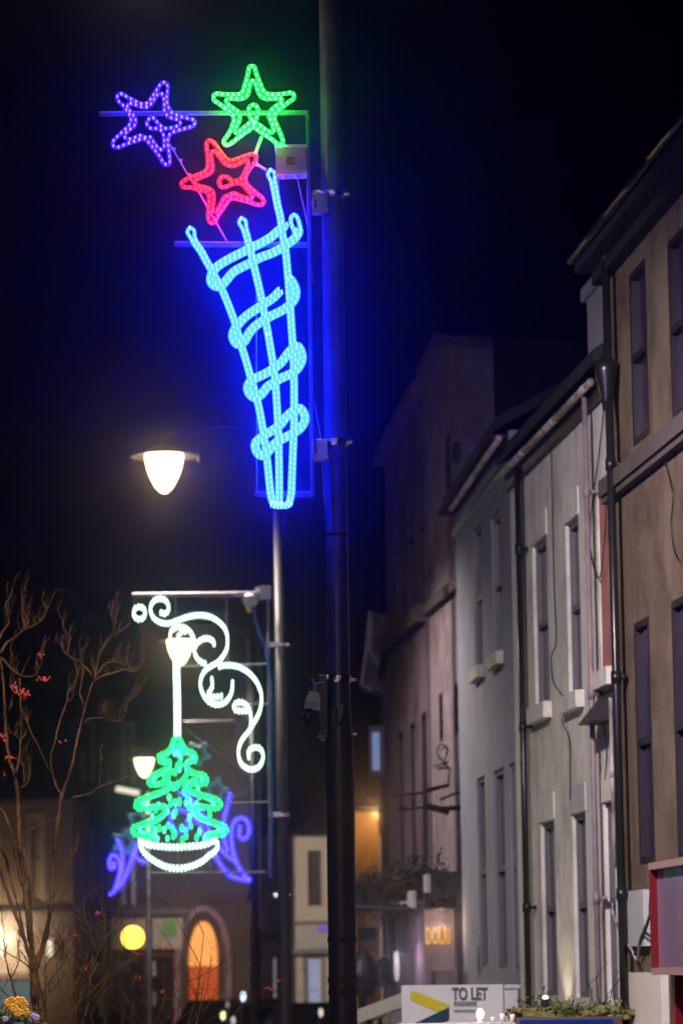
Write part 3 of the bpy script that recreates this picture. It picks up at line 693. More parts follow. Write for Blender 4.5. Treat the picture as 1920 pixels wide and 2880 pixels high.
point('shop_light_glow', at(1118, 2690, 42.6), 13, (.95, .78, 1.0))
point('added_sign_light', at(1238, 2600, 38.0), 9, (1, .72, .5))  # unseen light added to brighten the pub sign board
# closed parasols
def parasol(px, ytop, ybot, Y, label, s=1.0, m='blackpaint'):
    b = at(px, ybot, Y); t = at(px, ytop, Y); h = t.z-b.z
    r = thing('closed_parasol', (t.x, Y, .12), label, 'parasol', 'closed parasols by the pub')
    q = MB(); q.rod((t.x, Y, .12), (t.x, Y, t.z), .025); q.lathe((t.x, Y, .12), [(.25*s, 0), (.25*s, .07), (.04, .1)], 14); q.build('pole', M['blackpaint'], r)
    q = MB(); n = 14; vs = []
    for i in range(9):
        f = i/8; rad = (.02+.16*math.sin(min(1, f*1.25)*math.pi*.75))*s*(1 if f < .9 else .8)
        for k in range(n):
            th = 2*math.pi*k/n; rr = rad*(1+.22*(k % 2)); vs.append(Vector((t.x+rr*math.cos(th), Y+rr*math.sin(th), t.z-h*f)))
    q.add(vs, [(i*n+k, i*n+(k+1) % n, (i+1)*n+(k+1) % n, (i+1)*n+k) for i in range(8) for k in range(n)]+[tuple(range(n)), tuple(8*n+k for k in range(n))])
    q.build('canopy', M[m], r)
parasol(1024, 2668, 2800, 46, 'closed black parasol right behind the near lamp column')
parasol(1080, 2690, 2775, 48, 'closed grey topped parasol left of the black post', .8, 'ink')
# low boundary wall with sloping coping
lw = thing('boundary_wall', (at(1060, HZ, 34).x, 34, .12), 'low stone wall with sloping coping left of the letting board', 'wall')
A_, B_ = at(960, 2862, 34), at(1150, 2782, 34)
q = MB(); q.prism([(A_.x, 34, .12), (B_.x, 34, .12), (B_.x, 34, B_.z-.14), (A_.x, 34, A_.z-.14)], (0, .3, 0)); q.build('wall', M['D2'], lw)
q = MB(); q.prism([(A_.x-.05, 33.94, A_.z-.14), (B_.x+.05, 33.94, B_.z-.14), (B_.x+.05, 33.94, B_.z), (A_.x-.05, 33.94, A_.z)], (0, .42, 0)); q.build('coping', M['B2'], lw)
q = MB()
for k in range(9):
    c = at(random.uniform(1010, 1120), random.uniform(2850, 2885), 33.9); q.box((c.x, 33.97, c.z), (.04, .03, random.uniform(.05, .2)))
q.build('wall_stain', M['moss'], lw)

# letting board
lb = thing('letting_board', (at(1270, HZ, 27).x, 27, .12), 'white letting board reading TO LET with mustard and teal stripes', 'sign')
A_, B_ = at(1131, 2771, 27), at(1414, 2749, 26.4); uxx = (Vector((B_.x, 26.4, 0))-Vector((A_.x, 27, 0))); Lb = uxx.length; uxx.normalize(); nb = Vector((uxx.y, -uxx.x, 0))
if nb.y > 0: nb = -nb
FBd = Facade((A_.x, 27), (B_.x, 26.4), (0, -1, 0)); zt_ = A_.z
q = MB(); q.box(FBd.P(Lb/2, zt_-.3, 0), (Lb, .03, .6), FBd.ax); bd = q.build('board', M['board'], lb)
def stripe(pts, m_, name, dd=.02):
    q = MB(); q.prism([FBd.P(*FBd.px(x, y, dd), dd) for x, y in pts], -FBd.n*.004); sub(q, name, M[m_], bd, lb)
stripe([(1153, 2789), (1166, 2789), (1262, 2826), (1262, 2832), (1233, 2848), (1153, 2812)], 'yellow', 'mustard_stripe')
stripe([(1262, 2833), (1262, 2868), (1200, 2898), (1130, 2905), (1165, 2878)], 'navy', 'teal_stripe', .022)
q = MB(); a = FBd.px(1272, 2811, .02); textmesh(q, 'TO LET', FBd.P(*a, .024), FBd.u, FBd.z, .098, .78, .004); sub(q, 'lettering', M['ink'], bd, lb)
q = MB(); a = FBd.px(1279, 2826, .02)
for k in range(9): q.box(FBd.P(a[0]+.028*k*.92, a[1]+.008, .022), (.016, .004, .034), FBd.ax)
for k in range(11): q.box(FBd.P(a[0]+.022*k*.95, a[1]-.05, .022), (.012, .004, .02), FBd.ax)
sub(q, 'small_print', M['ink'], bd, lb)
q = MB()
for u in (.12, Lb-.12): q.box(FBd.P(u, (zt_)/2+.03, -.05), (.07, .07, zt_-.1), FBd.ax)
q.build('timber_posts', M['timber'], lb)
# grey end board seen just right of it
gb = thing('grey_cabinet', (at(1433, HZ, 28).x, 28, .12), 'plain grey street cabinet right of the letting board', 'cabinet')
A_ = at(1433, 2778, 28); q = MB(); q.box((A_.x, 28.2, A_.z/2+.06), (.13, .4, A_.z-.12)); q.box((A_.x, 28.2, A_.z+.01), (.17, .44, .03)); q.build('cabinet_body', M['abs'], gb)
# blue road sign and its neighbour
bs = thing('road_sign', (at(1600, HZ, 21).x, 21, .12), 'blue road sign with pale pink border at the bottom edge', 'sign')
A_, B_ = at(1449, 2862, 21), at(1748, 2862, 21)
q = MB(); q.box(((A_.x+B_.x)/2, 21, A_.z-.25), (B_.x-A_.x, .02, .5)); q.build('border', M['signpink'], bs)
q = MB(); q.box(((A_.x+B_.x)/2-.02, 20.985, A_.z-.25-.002), (B_.x-A_.x-.09, .012, .47)); q.build('sign_face', M['signblue'], bs)
q = MB(); q.box((B_.x-.055, 20.982, A_.z-.26), (.012, .008, .46)); q.build('border_line', M['signpink'], bs)
q = MB()
for x in (A_.x+.15, B_.x-.15): q.rod((x, 21.04, .12), (x, 21.04, A_.z-.02), .03, 12)
q.build('posts', M['galv'], bs)
lr = thing('lit_counter', (at(1280, HZ, 23).x, 23, .12), 'pale lamp lit counter top left of the blue road sign', 'counter')
A_, B_ = at(1118, 2878, 23), at(1445, 2873, 23)
q = MB(); q.box(((A_.x+B_.x)/2, 23, A_.z-.03), (B_.x-A_.x, .4, .05)); q.build('counter_top', M['B2'], lr)
q = MB(); q.box(((A_.x+B_.x)/2, 23.02, (A_.z-.06+.12)/2), (B_.x-A_.x-.1, .3, A_.z-.06-.12)); q.build('counter_base', M['blackpaint'], lr)
bl = thing('festoon_bulb', at(1349, 2872, 23), 'bare white bulb glowing in front of the letting board', 'lamp')
c = at(1349, 2852, 23); q = MB(); q.ell((c.x, 23, c.z), .026, .026, .04, 12, 8); q.build('bulb', M['bulb'], bl, True)
q = MB(); q.lathe((c.x, 23, c.z-.075), [(.02, 0), (.02, .045), (.012, .05)], 12); q.build('lampholder', M['whiteplastic'], bl)
for x, y in ((1386, 2860), (1412, 2850), (1440, 2852)):
    gl = thing('glass_tumbler', at(x, 2876, 23), {1386: 'tall glass standing just right of the white bulb', 1412: 'middle glass on the lit counter', 1440: 'glass standing at the right end of the lit counter'}[x], 'glass', 'glasses on the lit counter')
    c = at(x, 2875, 23); t = at(x, y, 23); q = MB(); q.lathe((c.x, 23, c.z), [(.012, 0), (.016, .01), (.02, t.z-c.z), (.017, t.z-c.z), (.013, .015)], 12); q.build('tumbler', M['sash'], gl, True)
# planter / mossy lean-to top in front of the white house with small uplight
pl = thing('planter', (at(1600, HZ, 26.2).x, 26.2, .12), 'long planter of moss and straggly plants below the white house', 'planter')
A_, B_ = at(1452, 2845, 26.4), at(1742, 2835, 26.4)
FPl = Facade((A_.x, 26.6), (at(1742, HZ, 25.6).x, 25.6), (0, -1, 0))
q = MB(); q.box(FPl.P(FPl.L/2, (A_.z-.1)/2, -.15), (FPl.L, .5, A_.z-.12), FPl.ax); q.build('trough', M['D2'], pl)
q = MB()
for k in range(260):
    u = random.uniform(.02, FPl.L-.02); q.ell(FPl.P(u, A_.z-.06+random.uniform(-.03, .035)+.05*math.sin(u*7), random.uniform(-.35, .12)), random.uniform(.03, .07), .05, random.uniform(.015, .04), 6, 3)
tag(q.build('moss_cushion', M['moss'], pl), kind='stuff')
q = MB()
def leafy(q, c, r, n, s=.035):
    for k in range(n):
        p = Vector(c)+Vector((random.gauss(0, r), random.gauss(0, r*.6), abs(random.gauss(0, r))))
        a = Vector((random.uniform(-1, 1), random.uniform(-1, 1), random.uniform(-.2, 1))).normalized(); b = a.orthogonal().normalized()
        q.quad(p, p+a*s*.6+b*s*.35, p+a*s*1.6, p+a*s*.6-b*s*.35)
for k in range(16): leafy(q, FPl.P(random.uniform(0, FPl.L), A_.z-.04, random.uniform(-.3, .1)), .045, 30)
leafy(q, FPl.P(.06, A_.z-.02, -.2), .08, 80)
tag(q.build('foliage', M['leaf'], pl), kind='stuff')
q = MB()
for k in range(7):
    q = MB(); u = random.uniform(.6, FPl.L); p0 = FPl.P(u, A_.z-.03, -.2); p1 = p0+Vector((random.uniform(-.05, .1), 0, random.uniform(.08, .3))); p2 = p1+Vector((random.uniform(-.02, .12), 0, random.uniform(.0, .2)))
    q.tube([p0, p1, p2], [.005, .004, .002], 5); q.build('twig', M['bark'], pl)
for x, y, l in ((1532, 2812, 'small bright uplight among the plants of the planter'),):
    c = at(x, y, 26.3); sl = thing('uplight', (c.x, 26.3, c.z-.1), l, 'lamp')
    q = MB(); q.lathe((c.x, 26.3, c.z-.06), [(.02, 0), (.035, .02), (.035, .07), (.03, .07)], 12); q.build('housing', M['blackplastic'], sl)
    q = MB(); q.ell((c.x, 26.29, c.z+.014), .022, .022, .02, 10, 6); q.build('lens', M['bulb'], sl)
p = FB.P(FB.px(1600, 2850)[0], 1.5, .34)
spot('uplight_beam', p, FB.P(FB.px(1592, 2700)[0], 2.7, 0), 20, (1, .86, .6), 80, .05)

# ------------------------------------------------------------------ lamp columns
def column(name, px, Y, zsw, ztop, rl, ru, label, lant_px=None, lant_y=None, bowl=.235, straps=(), lmat='lantern', lampw=0, scuff=False, base=True):
    x = at(px, HZ, Y).x
    r = thing(name, (x, Y, .12), label, 'lamp post', 'lamp columns along the street')
    q = MB(); q.lathe((x, Y, 0), [(rl*1.12, .0), (rl*1.12, .9), (rl, .95), (rl, zsw), (rl, zsw+.02), (ru, zsw+.22), (ru, ztop)], 32); q.build('shaft', M['polenear' if Y < 20 else 'pole'], r, True)
    for z, rr in straps:
        q = MB(); q.lathe((x, Y, z), [(rr+.002, -.022), (rr+.006, -.02), (rr+.006, .02), (rr+.002, .022)], 32)
        q.box((x-rr-.02, Y-.02, z), (.05, .035, .05)); q.rod((x+rr, Y-.03, z), (x+rr+.035, Y-.03, z), .012); q.build('strap', M['steelband'], r)
    if lant_px is not None:
        c = at(lant_px, lant_y, Y); k = bowl/.235
        q = MB()
        arm = [Vector((x, Y, ztop-.02)), Vector((x-.03, Y, c.z+.42)), Vector((x*.6+c.x*.4, Y, c.z+.55)), Vector((c.x+.1, Y, c.z+.50)), Vector((c.x, Y, c.z+.40)), Vector((c.x, Y, c.z+.27*k))]
        q.tube(arm, .022, 10); q.build('arm', M['blackmatte'], r, True)
        q = MB(); q.lathe((c.x, Y, c.z+.20*k), [(.02*k, .13*k), (.12*k, .11*k), (.30*k, .03*k), (.42*k, 0), (.43*k, -.02*k), (.40*k, -.025*k), (.235*k, .015*k), (.1*k, .02*k)], 32)
        q.box((c.x+.425*k, Y, c.z+.17*k), (.03*k, .05, .13*k)); cp = q.build('canopy', M['galv'], r, True)
        q = MB(); q.lathe((c.x, Y, c.z), [(.02*k, -.275*k), (.05*k, -.262*k), (.11*k, -.2*k), (.17*k, -.085*k), (.215*k, .04*k), (.238*k, .17*k), (.236*k, .20*k), (.12*k, .212*k), (.02*k, .213*k)], 32); q.build('lantern', M[lmat], r, True)
        if lampw: return r, Vector((c.x, Y, c.z-.32*k))
    return r, None
WARM = (1.0, .86, .72)
c1x = at(950, HZ, 19).x
zC = lambda py, Y: at(950, py, Y).z
# near column carrying the cornet decoration; its lantern is just above the picture
col1, l1 = column('lamp_column', 963, 19, zC(2095, 19), 8.55, .083, .067, 'nearest and widest black lamp column, holding the ice blue cornet', 395, -190, .235,
                  [(zC(549, 19), .067), (zC(1246, 19), .067), (zC(1911, 19), .067), (zC(2065, 19), .067)], lampw=1, lmat='lanternnear')
col2, l2 = column('lamp_column', 799, 39, zC(2540, 39), 8.2, .088, .072, 'second lamp column, standing behind the white scroll and green tree lights', 462, 1325, .235,
                  [(zC(1812, 39), .072), (zC(2290, 39), .072), (zC(2515, 39), .072)], lampw=1)
col3, l3 = column('lamp_column', 719, 61, zC(2620, 61), 8.2, .10, .075, 'third lamp column, behind the violet swirl lights', 506, 1830, .235, [(zC(2520, 61), .075)], lampw=1)
col4, l4 = column('lamp_column', 303, 92, zC(2500, 92), 7.9, .10, .07, 'farthest thin lamp column, left, in front of the dark stone block', 406, 2155, .27, [], 'lanternfar', lampw=1)
for i, (l, p) in enumerate(((l1, 0), (l2, 1), (l3, 1), (l4, 1))):
    pass
# street lighting: beams set at the lanterns, plus one added lamp
spot('street_beam', l1, l1+Vector((.9, 4.5, -3.6)), 5600, (1.0, .87, .80), 94, .15, .9)
spot('street_beam', l2, l2+Vector((.3, 0, -3)), 1500, WARM, 150, .15, .5)
spot('street_beam', l3, l3+Vector((.3, 1, -3)), 900, WARM, 150, .15, .5)
spot('street_beam', l4, l4+Vector((3.2, 3, -1.3)), 5200, (1, .80, .62), 115, .15, .5)
spot('street_beam', (-3.0, 1.5, 8.0), (0, 19, 4.6), 750, (1, .82, .72), 34, .2, 1.0)   # unseen lamp added behind the viewer to light the near column
# column of the far left: weather-stained light patch near the top
# ------------------------------------------------------------------ rope lights
YD = 18.9
def ropepts(pts, Y, dy=0): return [at(x, y, Y+dy) for x, y in pts]
def rope(mb, pts, r_px, Y, closed=False, led=None, sp=14, lw=3.0, lh=6.5, dy=0, ph=0.0, n=8):
    """mat 0 tube, mat 1 diodes"""
    r = r_px*Y/F
    mb.m = 0; mb.tube(ropepts(pts, Y, dy), r, n, closed)
    if led is not False:
        mb.m = 1
        L = resample(list(pts), sp, closed)
        for x, y in L:
            c = at(x, y, Y+dy); c.y -= r*.55
            mb.ell(c, lw*Y/F, r*.7, lh*Y/F, 6, 4)
def s1(pts): return pts
# star outlines, traced
pur_o = Z(290, 210, 5.6, [(960, 125), (1015, 165), (1015, 260), (1005, 380), (1025, 500), (1085, 600), (1200, 655), (1330, 690), (1425, 715), (1445, 765), (1400, 815), (1290, 850), (1160, 885), (1060, 930), (1025, 1010), (1025, 1130), (1040, 1250), (1050, 1380), (1010, 1420), (950, 1390), (900, 1300), (800, 1170), (730, 1080), (655, 1010), (590, 1020), (490, 1055), (390, 1085), (235, 1145), (160, 1120), (160, 1060), (215, 990), (325, 885), (400, 815), (440, 740), (430, 660), (380, 580), (320, 490), (255, 430), (225, 365), (250, 310), (310, 310), (375, 350), (470, 400), (550, 440), (627, 465), (710, 440), (770, 360), (850, 240), (910, 150)])
pur_i = Z(290, 210, 5.6, [(930, 310), (960, 395), (965, 480), (970, 575), (1010, 650), (1095, 690), (1190, 720), (1215, 780), (1150, 820), (1045, 845), (960, 845), (900, 800), (825, 720), (785, 680), (730, 695), (690, 775), (755, 850), (840, 850), (920, 885), (955, 960), (965, 1050), (960, 1140), (915, 1185), (850, 1135), (795, 1060), (745, 985), (690, 1000), (605, 960), (520, 985), (430, 1015), (355, 1000), (345, 940), (435, 860), (500, 800), (515, 705), (470, 630), (410, 555), (385, 490), (410, 455), (490, 470), (577, 500), (655, 520), (735, 490), (790, 420), (850, 330), (900, 300)])
grn_o = Z(580, 170, 5.6, [(720, 88), (678, 110), (660, 200), (640, 290), (610, 385), (585, 470), (545, 525), (460, 535), (300, 535), (190, 525), (130, 540), (125, 625), (210, 685), (350, 790), (410, 845), (440, 925), (415, 1020), (385, 1100), (330, 1190), (278, 1270), (310, 1330), (385, 1310), (520, 1205), (670, 1100), (745, 1040), (810, 1090), (880, 1140), (1030, 1240), (1110, 1305), (1180, 1325), (1205, 1270), (1180, 1190), (1130, 1065), (1085, 960), (1072, 890), (1100, 820), (1160, 765), (1300, 655), (1375, 600), (1372, 535), (1320, 510), (1190, 530), (1010, 535), (935, 515), (885, 455), (850, 360), (820, 290), (785, 200), (760, 110)])
grn_i = Z(580, 170, 5.6, [(730, 320), (690, 370), (672, 475), (640, 555), (560, 600), (470, 605), (365, 600), (315, 635), (345, 695), (425, 755), (500, 815), (530, 900), (500, 990), (465, 1070), (460, 1135), (500, 1140), (560, 1090), (620, 1040), (690, 985), (760, 960), (800, 880), (822, 790), (790, 725), (742, 700), (690, 730), (668, 790), (690, 880), (730, 960), (790, 990), (860, 1035), (950, 1105), (1030, 1135), (1065, 1090), (1045, 1020), (1015, 940), (990, 870), (1025, 790), (1100, 720), (1180, 665), (1185, 605), (1100, 600), (1010, 605), (920, 600), (845, 545), (810, 460), (775, 365)])
red_o = Z(490, 380, 5.6, [(560, 85), (510, 130), (518, 220), (530, 320), (537, 420), (525, 520), (470, 585), (355, 632), (270, 665), (180, 705), (118, 755), (155, 820), (260, 825), (350, 848), (430, 868), (515, 895), (552, 970), (552, 1060), (545, 1150), (538, 1250), (548, 1340), (590, 1385), (640, 1360), (690, 1260), (750, 1180), (800, 1105), (850, 1040), (905, 990), (1010, 1010), (1095, 1030), (1180, 1052), (1270, 1085), (1360, 1098), (1408, 1050), (1370, 975), (1290, 915), (1220, 850), (1160, 790), (1120, 725), (1130, 640), (1170, 560), (1220, 490), (1280, 400), (1290, 325), (1230, 298), (1150, 320), (1070, 350), (970, 385), (885, 405), (815, 370), (760, 300), (705, 235), (630, 130)])
red_i = Z(490, 380, 5.6, [(620, 255), (670, 285), (715, 340), (770, 415), (845, 475), (930, 485), (1010, 455), (1095, 410), (1155, 400), (1155, 480), (1110, 590), (1070, 670), (1000, 715), (910, 720), (850, 670), (790, 650), (730, 675), (708, 745), (735, 810), (795, 820), (870, 790), (960, 755), (1050, 765), (1105, 805), (1165, 880), (1230, 950), (1200, 1000), (1105, 980), (1020, 950), (935, 915), (870, 945), (795, 975), (750, 1050), (710, 1130), (650, 1205), (610, 1180), (612, 1100), (625, 1000), (605, 900), (540, 840), (455, 815), (370, 790), (310, 740), (370, 690), (460, 650), (550, 610), (602, 545), (598, 450), (585, 360), (580, 290)])
dec1 = thing('cornet_decoration', at(868, 900, YD), 'ice blue spiral cornet with violet, green and red rope light stars', 'street decoration')
for o_, i_, a, b, lab, dy in ((pur_o, pur_i, 'purplerope', 'purpleled', 'violet star, tilted, at the top left', -.05), (grn_o, grn_i, 'greenrope', 'greenled', 'upright green star at the top right', -.05), (red_o, red_i, 'redrope', 'redled', 'red star below the other two', -.09)):
    q = MB(); P_ = cr(o_, True, 3.5); rope(q, P_, 5.1, YD, True, sp=15.5, lw=3.1, lh=5.0, dy=dy)
    P_ = cr(i_, True, 3.5); rope(q, P_, 5.1, YD, True, sp=15.5, lw=3.1, lh=5.0, dy=dy+.015)
    st = tag(q.build('rope_star', [M[a], M[b]], dec1, True), lab)
# cornet ribs and spiral bands
D_ = lambda p: Z(500, 580, 4.126, p)
E_ = lambda p: Z(600, 940, 4.703, p)
rib1 = D_([(140, 250), (160, 320), (200, 420), (270, 520), (335, 640), (395, 745), (455, 860), (515, 970), (570, 1100), (620, 1230), (670, 1370), (705, 1500)])+E_([(380, 180), (430, 340), (480, 520), (532, 700), (582, 880), (625, 1080), (660, 1300), (692, 1500), (715, 1700), (735, 1900), (755, 2090), (785, 2225)])
rib2 = D_([(735, 140), (775, 260), (815, 400), (850, 540), (895, 740), (945, 950), (985, 1140), (1020, 1330), (1050, 1490)])+E_([(725, 0), (765, 240), (795, 430), (820, 640), (838, 900), (852, 1150), (862, 1400), (868, 1700), (871, 2000), (873, 2225)])
rib3 = [(760, 478), (768, 512), (776, 552)]+D_([(1160, 0), (1190, 130), (1215, 330), (1248, 500), (1268, 700), (1285, 900), (1300, 1100), (1312, 1300), (1322, 1450)])+E_([(1040, 0), (1052, 200), (1062, 400), (1067, 700), (1068, 950), (1068, 1180), (1058, 1400), (1048, 1650), (1038, 1900), (1030, 2100), (1000, 2230)])
bot = E_([(770, 2240), (820, 2262), (900, 2265), (980, 2258), (1020, 2225)])
sp1 = D_([(1240, 200), (1225, 245), (1160, 290), (1080, 360), (980, 420), (880, 470), (760, 530), (640, 590), (540, 645), (450, 710), (395, 790), (385, 870), (430, 925), (500, 925), (555, 870), (640, 770), (730, 715), (850, 655), (960, 595), (1080, 550), (1180, 500), (1270, 440), (1350, 380), (1395, 310), (1400, 270)])
sp1b = D_([(1372, 335), (1335, 255), (1312, 185), (1318, 125), (1350, 100), (1385, 130), (1412, 210), (1425, 300), (1415, 340)])
sp2 = D_([(1190, 975), (1110, 1060), (1010, 1130), (900, 1200), (800, 1270), (720, 1350), (655, 1440), (640, 1520), (690, 1600), (770, 1570), (830, 1470), (900, 1390), (1000, 1320), (1100, 1265), (1200, 1215), (1280, 1160), (1345, 1090), (1368, 1010), (1350, 920), (1300, 840)])
sp3 = E_([(1100, 160), (1150, 210), (1172, 320), (1130, 430), (1060, 500), (980, 545), (900, 580), (800, 640), (710, 700), (640, 790), (560, 840), (490, 800), (455, 720), (480, 640), (560, 580), (650, 540), (740, 490), (830, 430), (900, 370), (960, 290), (1020, 215)])
sp4 = E_([(1150, 985), (1200, 1060), (1205, 1150), (1150, 1240), (1070, 1300), (980, 1350), (900, 1390), (820, 1440), (750, 1520), (690, 1590), (620, 1600), (565, 1530), (560, 1440), (620, 1380), (700, 1320), (800, 1260), (890, 1190), (950, 1110), (1020, 1040), (1090, 995)])
q = MB()
def band(q, pts, off, rp, closed=False, loop=None, sp=14, dy=0):
    P_ = cr(pts, closed, 4)
    for s_ in (-1, 1):
        o = offset(P_, off*s_, closed)
        if loop and not closed:
            # strands part at the top end into a small eye
            for k, m_ in enumerate((.15, .95, 1.5, 1.75, 1.65, 1.45, 1.25, 1.1)): o[k] = (P_[k][0]+(o[k][0]-P_[k][0])*m_, P_[k][1]+(o[k][1]-P_[k][1])*m_)
        rope(q, o, rp, YD, closed, sp=sp, lw=1.9, lh=6.6, dy=dy)
band(q, rib1, 5.5, 5.4, loop=True); band(q, rib2, 5.5, 5.4, loop=True, dy=-.01); band(q, rib3, 5.5, 5.4, loop=True)
band(q, bot, 4.6, 5.2, sp=11)
tag(q.build('rope_rib', [M['cyanrope'], M['cyanled']], dec1, True), 'upright ribs of the cornet')
for pts, cl in ((sp1, False), (sp2, False), (sp3, True), (sp4, True)):
    q = MB(); band(q, pts, 6.2, 6.9, cl, sp=15, dy=-.035); q.build('rope_band', [M['cyanrope'], M['cyanled']], dec1, True)
q = MB(); rope(q, cr(sp1b, False, 4), 6.2, YD, False, sp=13, lw=1.9, lh=6.4, dy=-.035); q.build('rope_band', [M['cyanrope'], M['cyanled']], dec1, True)
# frame
q = MB()
def bar(a, b, w, h=None, Y=YD+.02):
    q.rod(at(*a, Y), at(*b, Y), w*Y/F/2, 10)
bar((280, 320), (864, 317), 15); bar((866, 311), (880, 1400), 11); bar((862, 311), (876, 1400), 5, Y=YD-.01)
bar((491, 686), (872, 689), 18); bar((717, 1389), (882, 1390), 19)
q.build('frame', M['alu'], dec1)
q = MB()
bar((721, 760), (722, 1390), 3.6); bar((466, 388), (488, 425), 5); bar((480, 410), (545, 520), 4.5); bar((545, 515), (637, 678), 6.5); bar((736, 385), (718, 432), 11); bar((718, 432), (722, 468), 8); bar((722, 462), (748, 478), 9)
for x, y in ((487, 420), (506, 452), (530, 492)): q.box(at(x+3, y, YD), (.018, .02, .02))
bar((836, 500), (868, 645), 3.5); bar((868, 645), (880, 800), 3); bar((884, 1130), (905, 1250), 3); bar((905, 1250), (912, 1420), 3)
bar((782, 500), (790, 640), 4)
q.build('stay', M['abs'], dec1)
q = MB(); A_, B_ = at(775, 417, YD), at(862, 487, YD); q.box(((A_.x+B_.x)/2, YD+.02, (A_.z+B_.z)/2), (B_.x-A_.x, .1, A_.z-B_.z)); bx = q.build('control_box', M['abs'], dec1)
q = MB(); q.box(((A_.x+B_.x)/2, YD+.02, A_.z+.004), (B_.x-A_.x+.012, .12, .016)); q.box(((A_.x+B_.x)/2, YD+.02, B_.z-.004), (B_.x-A_.x+.012, .12, .022)); sub(q, 'lid', M['whiteplastic'], bx, dec1)
q = MB()
for x in (800, 835): c = at(x, 495, YD); q.lathe((c.x, YD, c.z-.018), [(.012, 0), (.015, .012), (.017, .03)], 12)
sub(q, 'cable_gland', M['whiteplastic'], bx, dec1)
q = MB(); c = at(817, 450, YD-.05); q.box((c.x, YD-.033, c.z), (.05, .004, .05)); sub(q, 'warning_label', M['label'], bx, dec1)
for y0, y1 in ((540, 598), (1236, 1292)):
    q = MB(); a = at(880, y0, YD); b = at(924, y1, YD)
    q.box((a.x, YD+.02, (a.z+b.z)/2), (.012, .09, a.z-b.z)); q.box((b.x-.012, YD+.02, (a.z+b.z)/2), (.012, .12, a.z-b.z)); q.box(((a.x+b.x)/2, YD+.02, b.z+.012), (b.x-a.x, .1, .03)); q.box(((a.x+b.x)/2, YD+.04, (a.z+b.z)/2), ((b.x-a.x)*.55, .05, (a.z-b.z)*.96))
    q.rod(at(878, (y0+y1)/2, YD), at(935, (y0+y1)/2, YD)+Vector((0, .1, 0)), .01)
    q.build('clamp', M['galv'], dec1)

# ------------------------------------------------------------------ tree-light decoration on the second column
Y2 = 38.85
dec2 = thing('tree_decoration', at(760, 2000, Y2), 'white scroll bracket with green tree in a white bowl, all rope lights', 'street decoration')
S_ = lambda p: Z(360, 1650, 3.733, p)
T_ = lambda p: Z(320, 2050, 3.733, p)
def beads(q, pts, sp=10.0, rp=3.4, lw=2.5, lh=9.8, closed=False, Y=Y2, dy=0, m1=1):
    P_ = cr(pts, closed, 4)
    q.m = 0; q.tube(ropepts(P_, Y, dy), rp*Y/F, 8, closed); q.m = m1
    for x, y in resample(list(P_), sp, closed):
        c = at(x, y, Y+dy); c.y -= .012; q.ell(c, lw*Y/F, .012, lh*Y/F, 6, 4)
q = MB()
beads(q, S_([(122+62*math.cos(t*math.pi/5), 278+66*math.sin(t*math.pi/5)) for t in range(10)]), closed=True)
for P_ in (
    [(350, 275), (395, 285), (428, 240), (415, 170), (360, 128), (290, 140), (245, 195), (240, 265), (280, 340), (350, 380), (430, 387), (500, 365), (580, 335), (680, 308), (780, 302), (880, 325), (965, 380), (1025, 455), (1045, 545), (1040, 640), (1005, 720), (940, 795), (850, 850), (790, 910), (760, 1010), (780, 1110), (840, 1200), (930, 1240), (1025, 1210), (1085, 1120), (1098, 1010)],
    [(445, 545), (450, 475), (520, 425), (600, 435), (665, 490), (700, 580), (698, 680), (735, 765), (810, 810)],
    [(905, 600), (880, 560), (810, 545), (745, 575), (715, 620)], [(530, 520), (560, 480), (600, 470)],
    [(960, 840), (1000, 828), (1100, 830), (1200, 860), (1300, 935), (1370, 1040), (1402, 1160), (1388, 1290), (1340, 1400), (1265, 1520), (1190, 1620), (1160, 1740), (1190, 1860), (1285, 1920), (1375, 1890), (1420, 1790), (1390, 1705), (1320, 1690), (1265, 1730), (1268, 1785)],
    [(1290, 1450), (1288, 1340), (1250, 1250), (1175, 1212), (1112, 1245), (1135, 1300), (1240, 1305)], [(880, 975), (885, 1060), (845, 1120), (900, 1160), (980, 1150)]):
    beads(q, S_(P_))
for X, X2 in ((492, 500), (528, 536)): beads(q, S_([(X, 560), (X, 850), (X2, 1200), (X2+2, 1560)]), sp=5.5, rp=4.2, lw=4, lh=4.5)
q.build('scroll_light', [M['whiterope'], M['whiteled']], dec2, True)
q = MB(); beads(q, T_([(275, 1180), (330, 1205), (420, 1225), (560, 1240), (700, 1242), (840, 1232), (960, 1215), (1060, 1175), (1095, 1225), (1060, 1290), (1000, 1330), (930, 1390), (820, 1440), (690, 1465), (560, 1450), (450, 1400), (350, 1330), (295, 1260)]), sp=11, closed=True, lw=2.8, lh=10.5)
q.build('bowl_light', [M['whiterope'], M['whiteled']], dec2, True)
q = MB()
tl = [(665, 70), (620, 130), (600, 200), (550, 255), (475, 285), (490, 345), (560, 345), (580, 395), (520, 440), (430, 480), (365, 530), (385, 585), (480, 575), (570, 560), (575, 620), (480, 670), (350, 715), (225, 780), (270, 835), (400, 825), (510, 820), (545, 860), (470, 940), (350, 985), (200, 1045), (225, 1105), (330, 1120), (400, 1160)]
tr = [(680, 70), (725, 160), (770, 225), (850, 265), (865, 330), (790, 345), (770, 410), (850, 465), (950, 490), (985, 550), (920, 580), (800, 570), (790, 630), (880, 685), (1000, 715), (1125, 775), (1090, 830), (960, 825), (860, 820), (860, 880), (950, 950), (1060, 985), (1190, 1045), (1150, 1105), (1040, 1120), (1000, 1170)]
for P_, f in ((tl, 1), (tr, 1)): beads(q, T_(P_), sp=10.5, rp=3.6, lw=2.8, lh=9.5)
for P_, kx in ((tl, .84), (tr, .84)):
    inn = [(675+(x-675)*kx, y*.98+8+(.86-kx)*60) for x, y in P_]
    beads(q, T_(inn), sp=9.5, rp=4.0, lw=2.8, lh=8, dy=.02, m1=2)
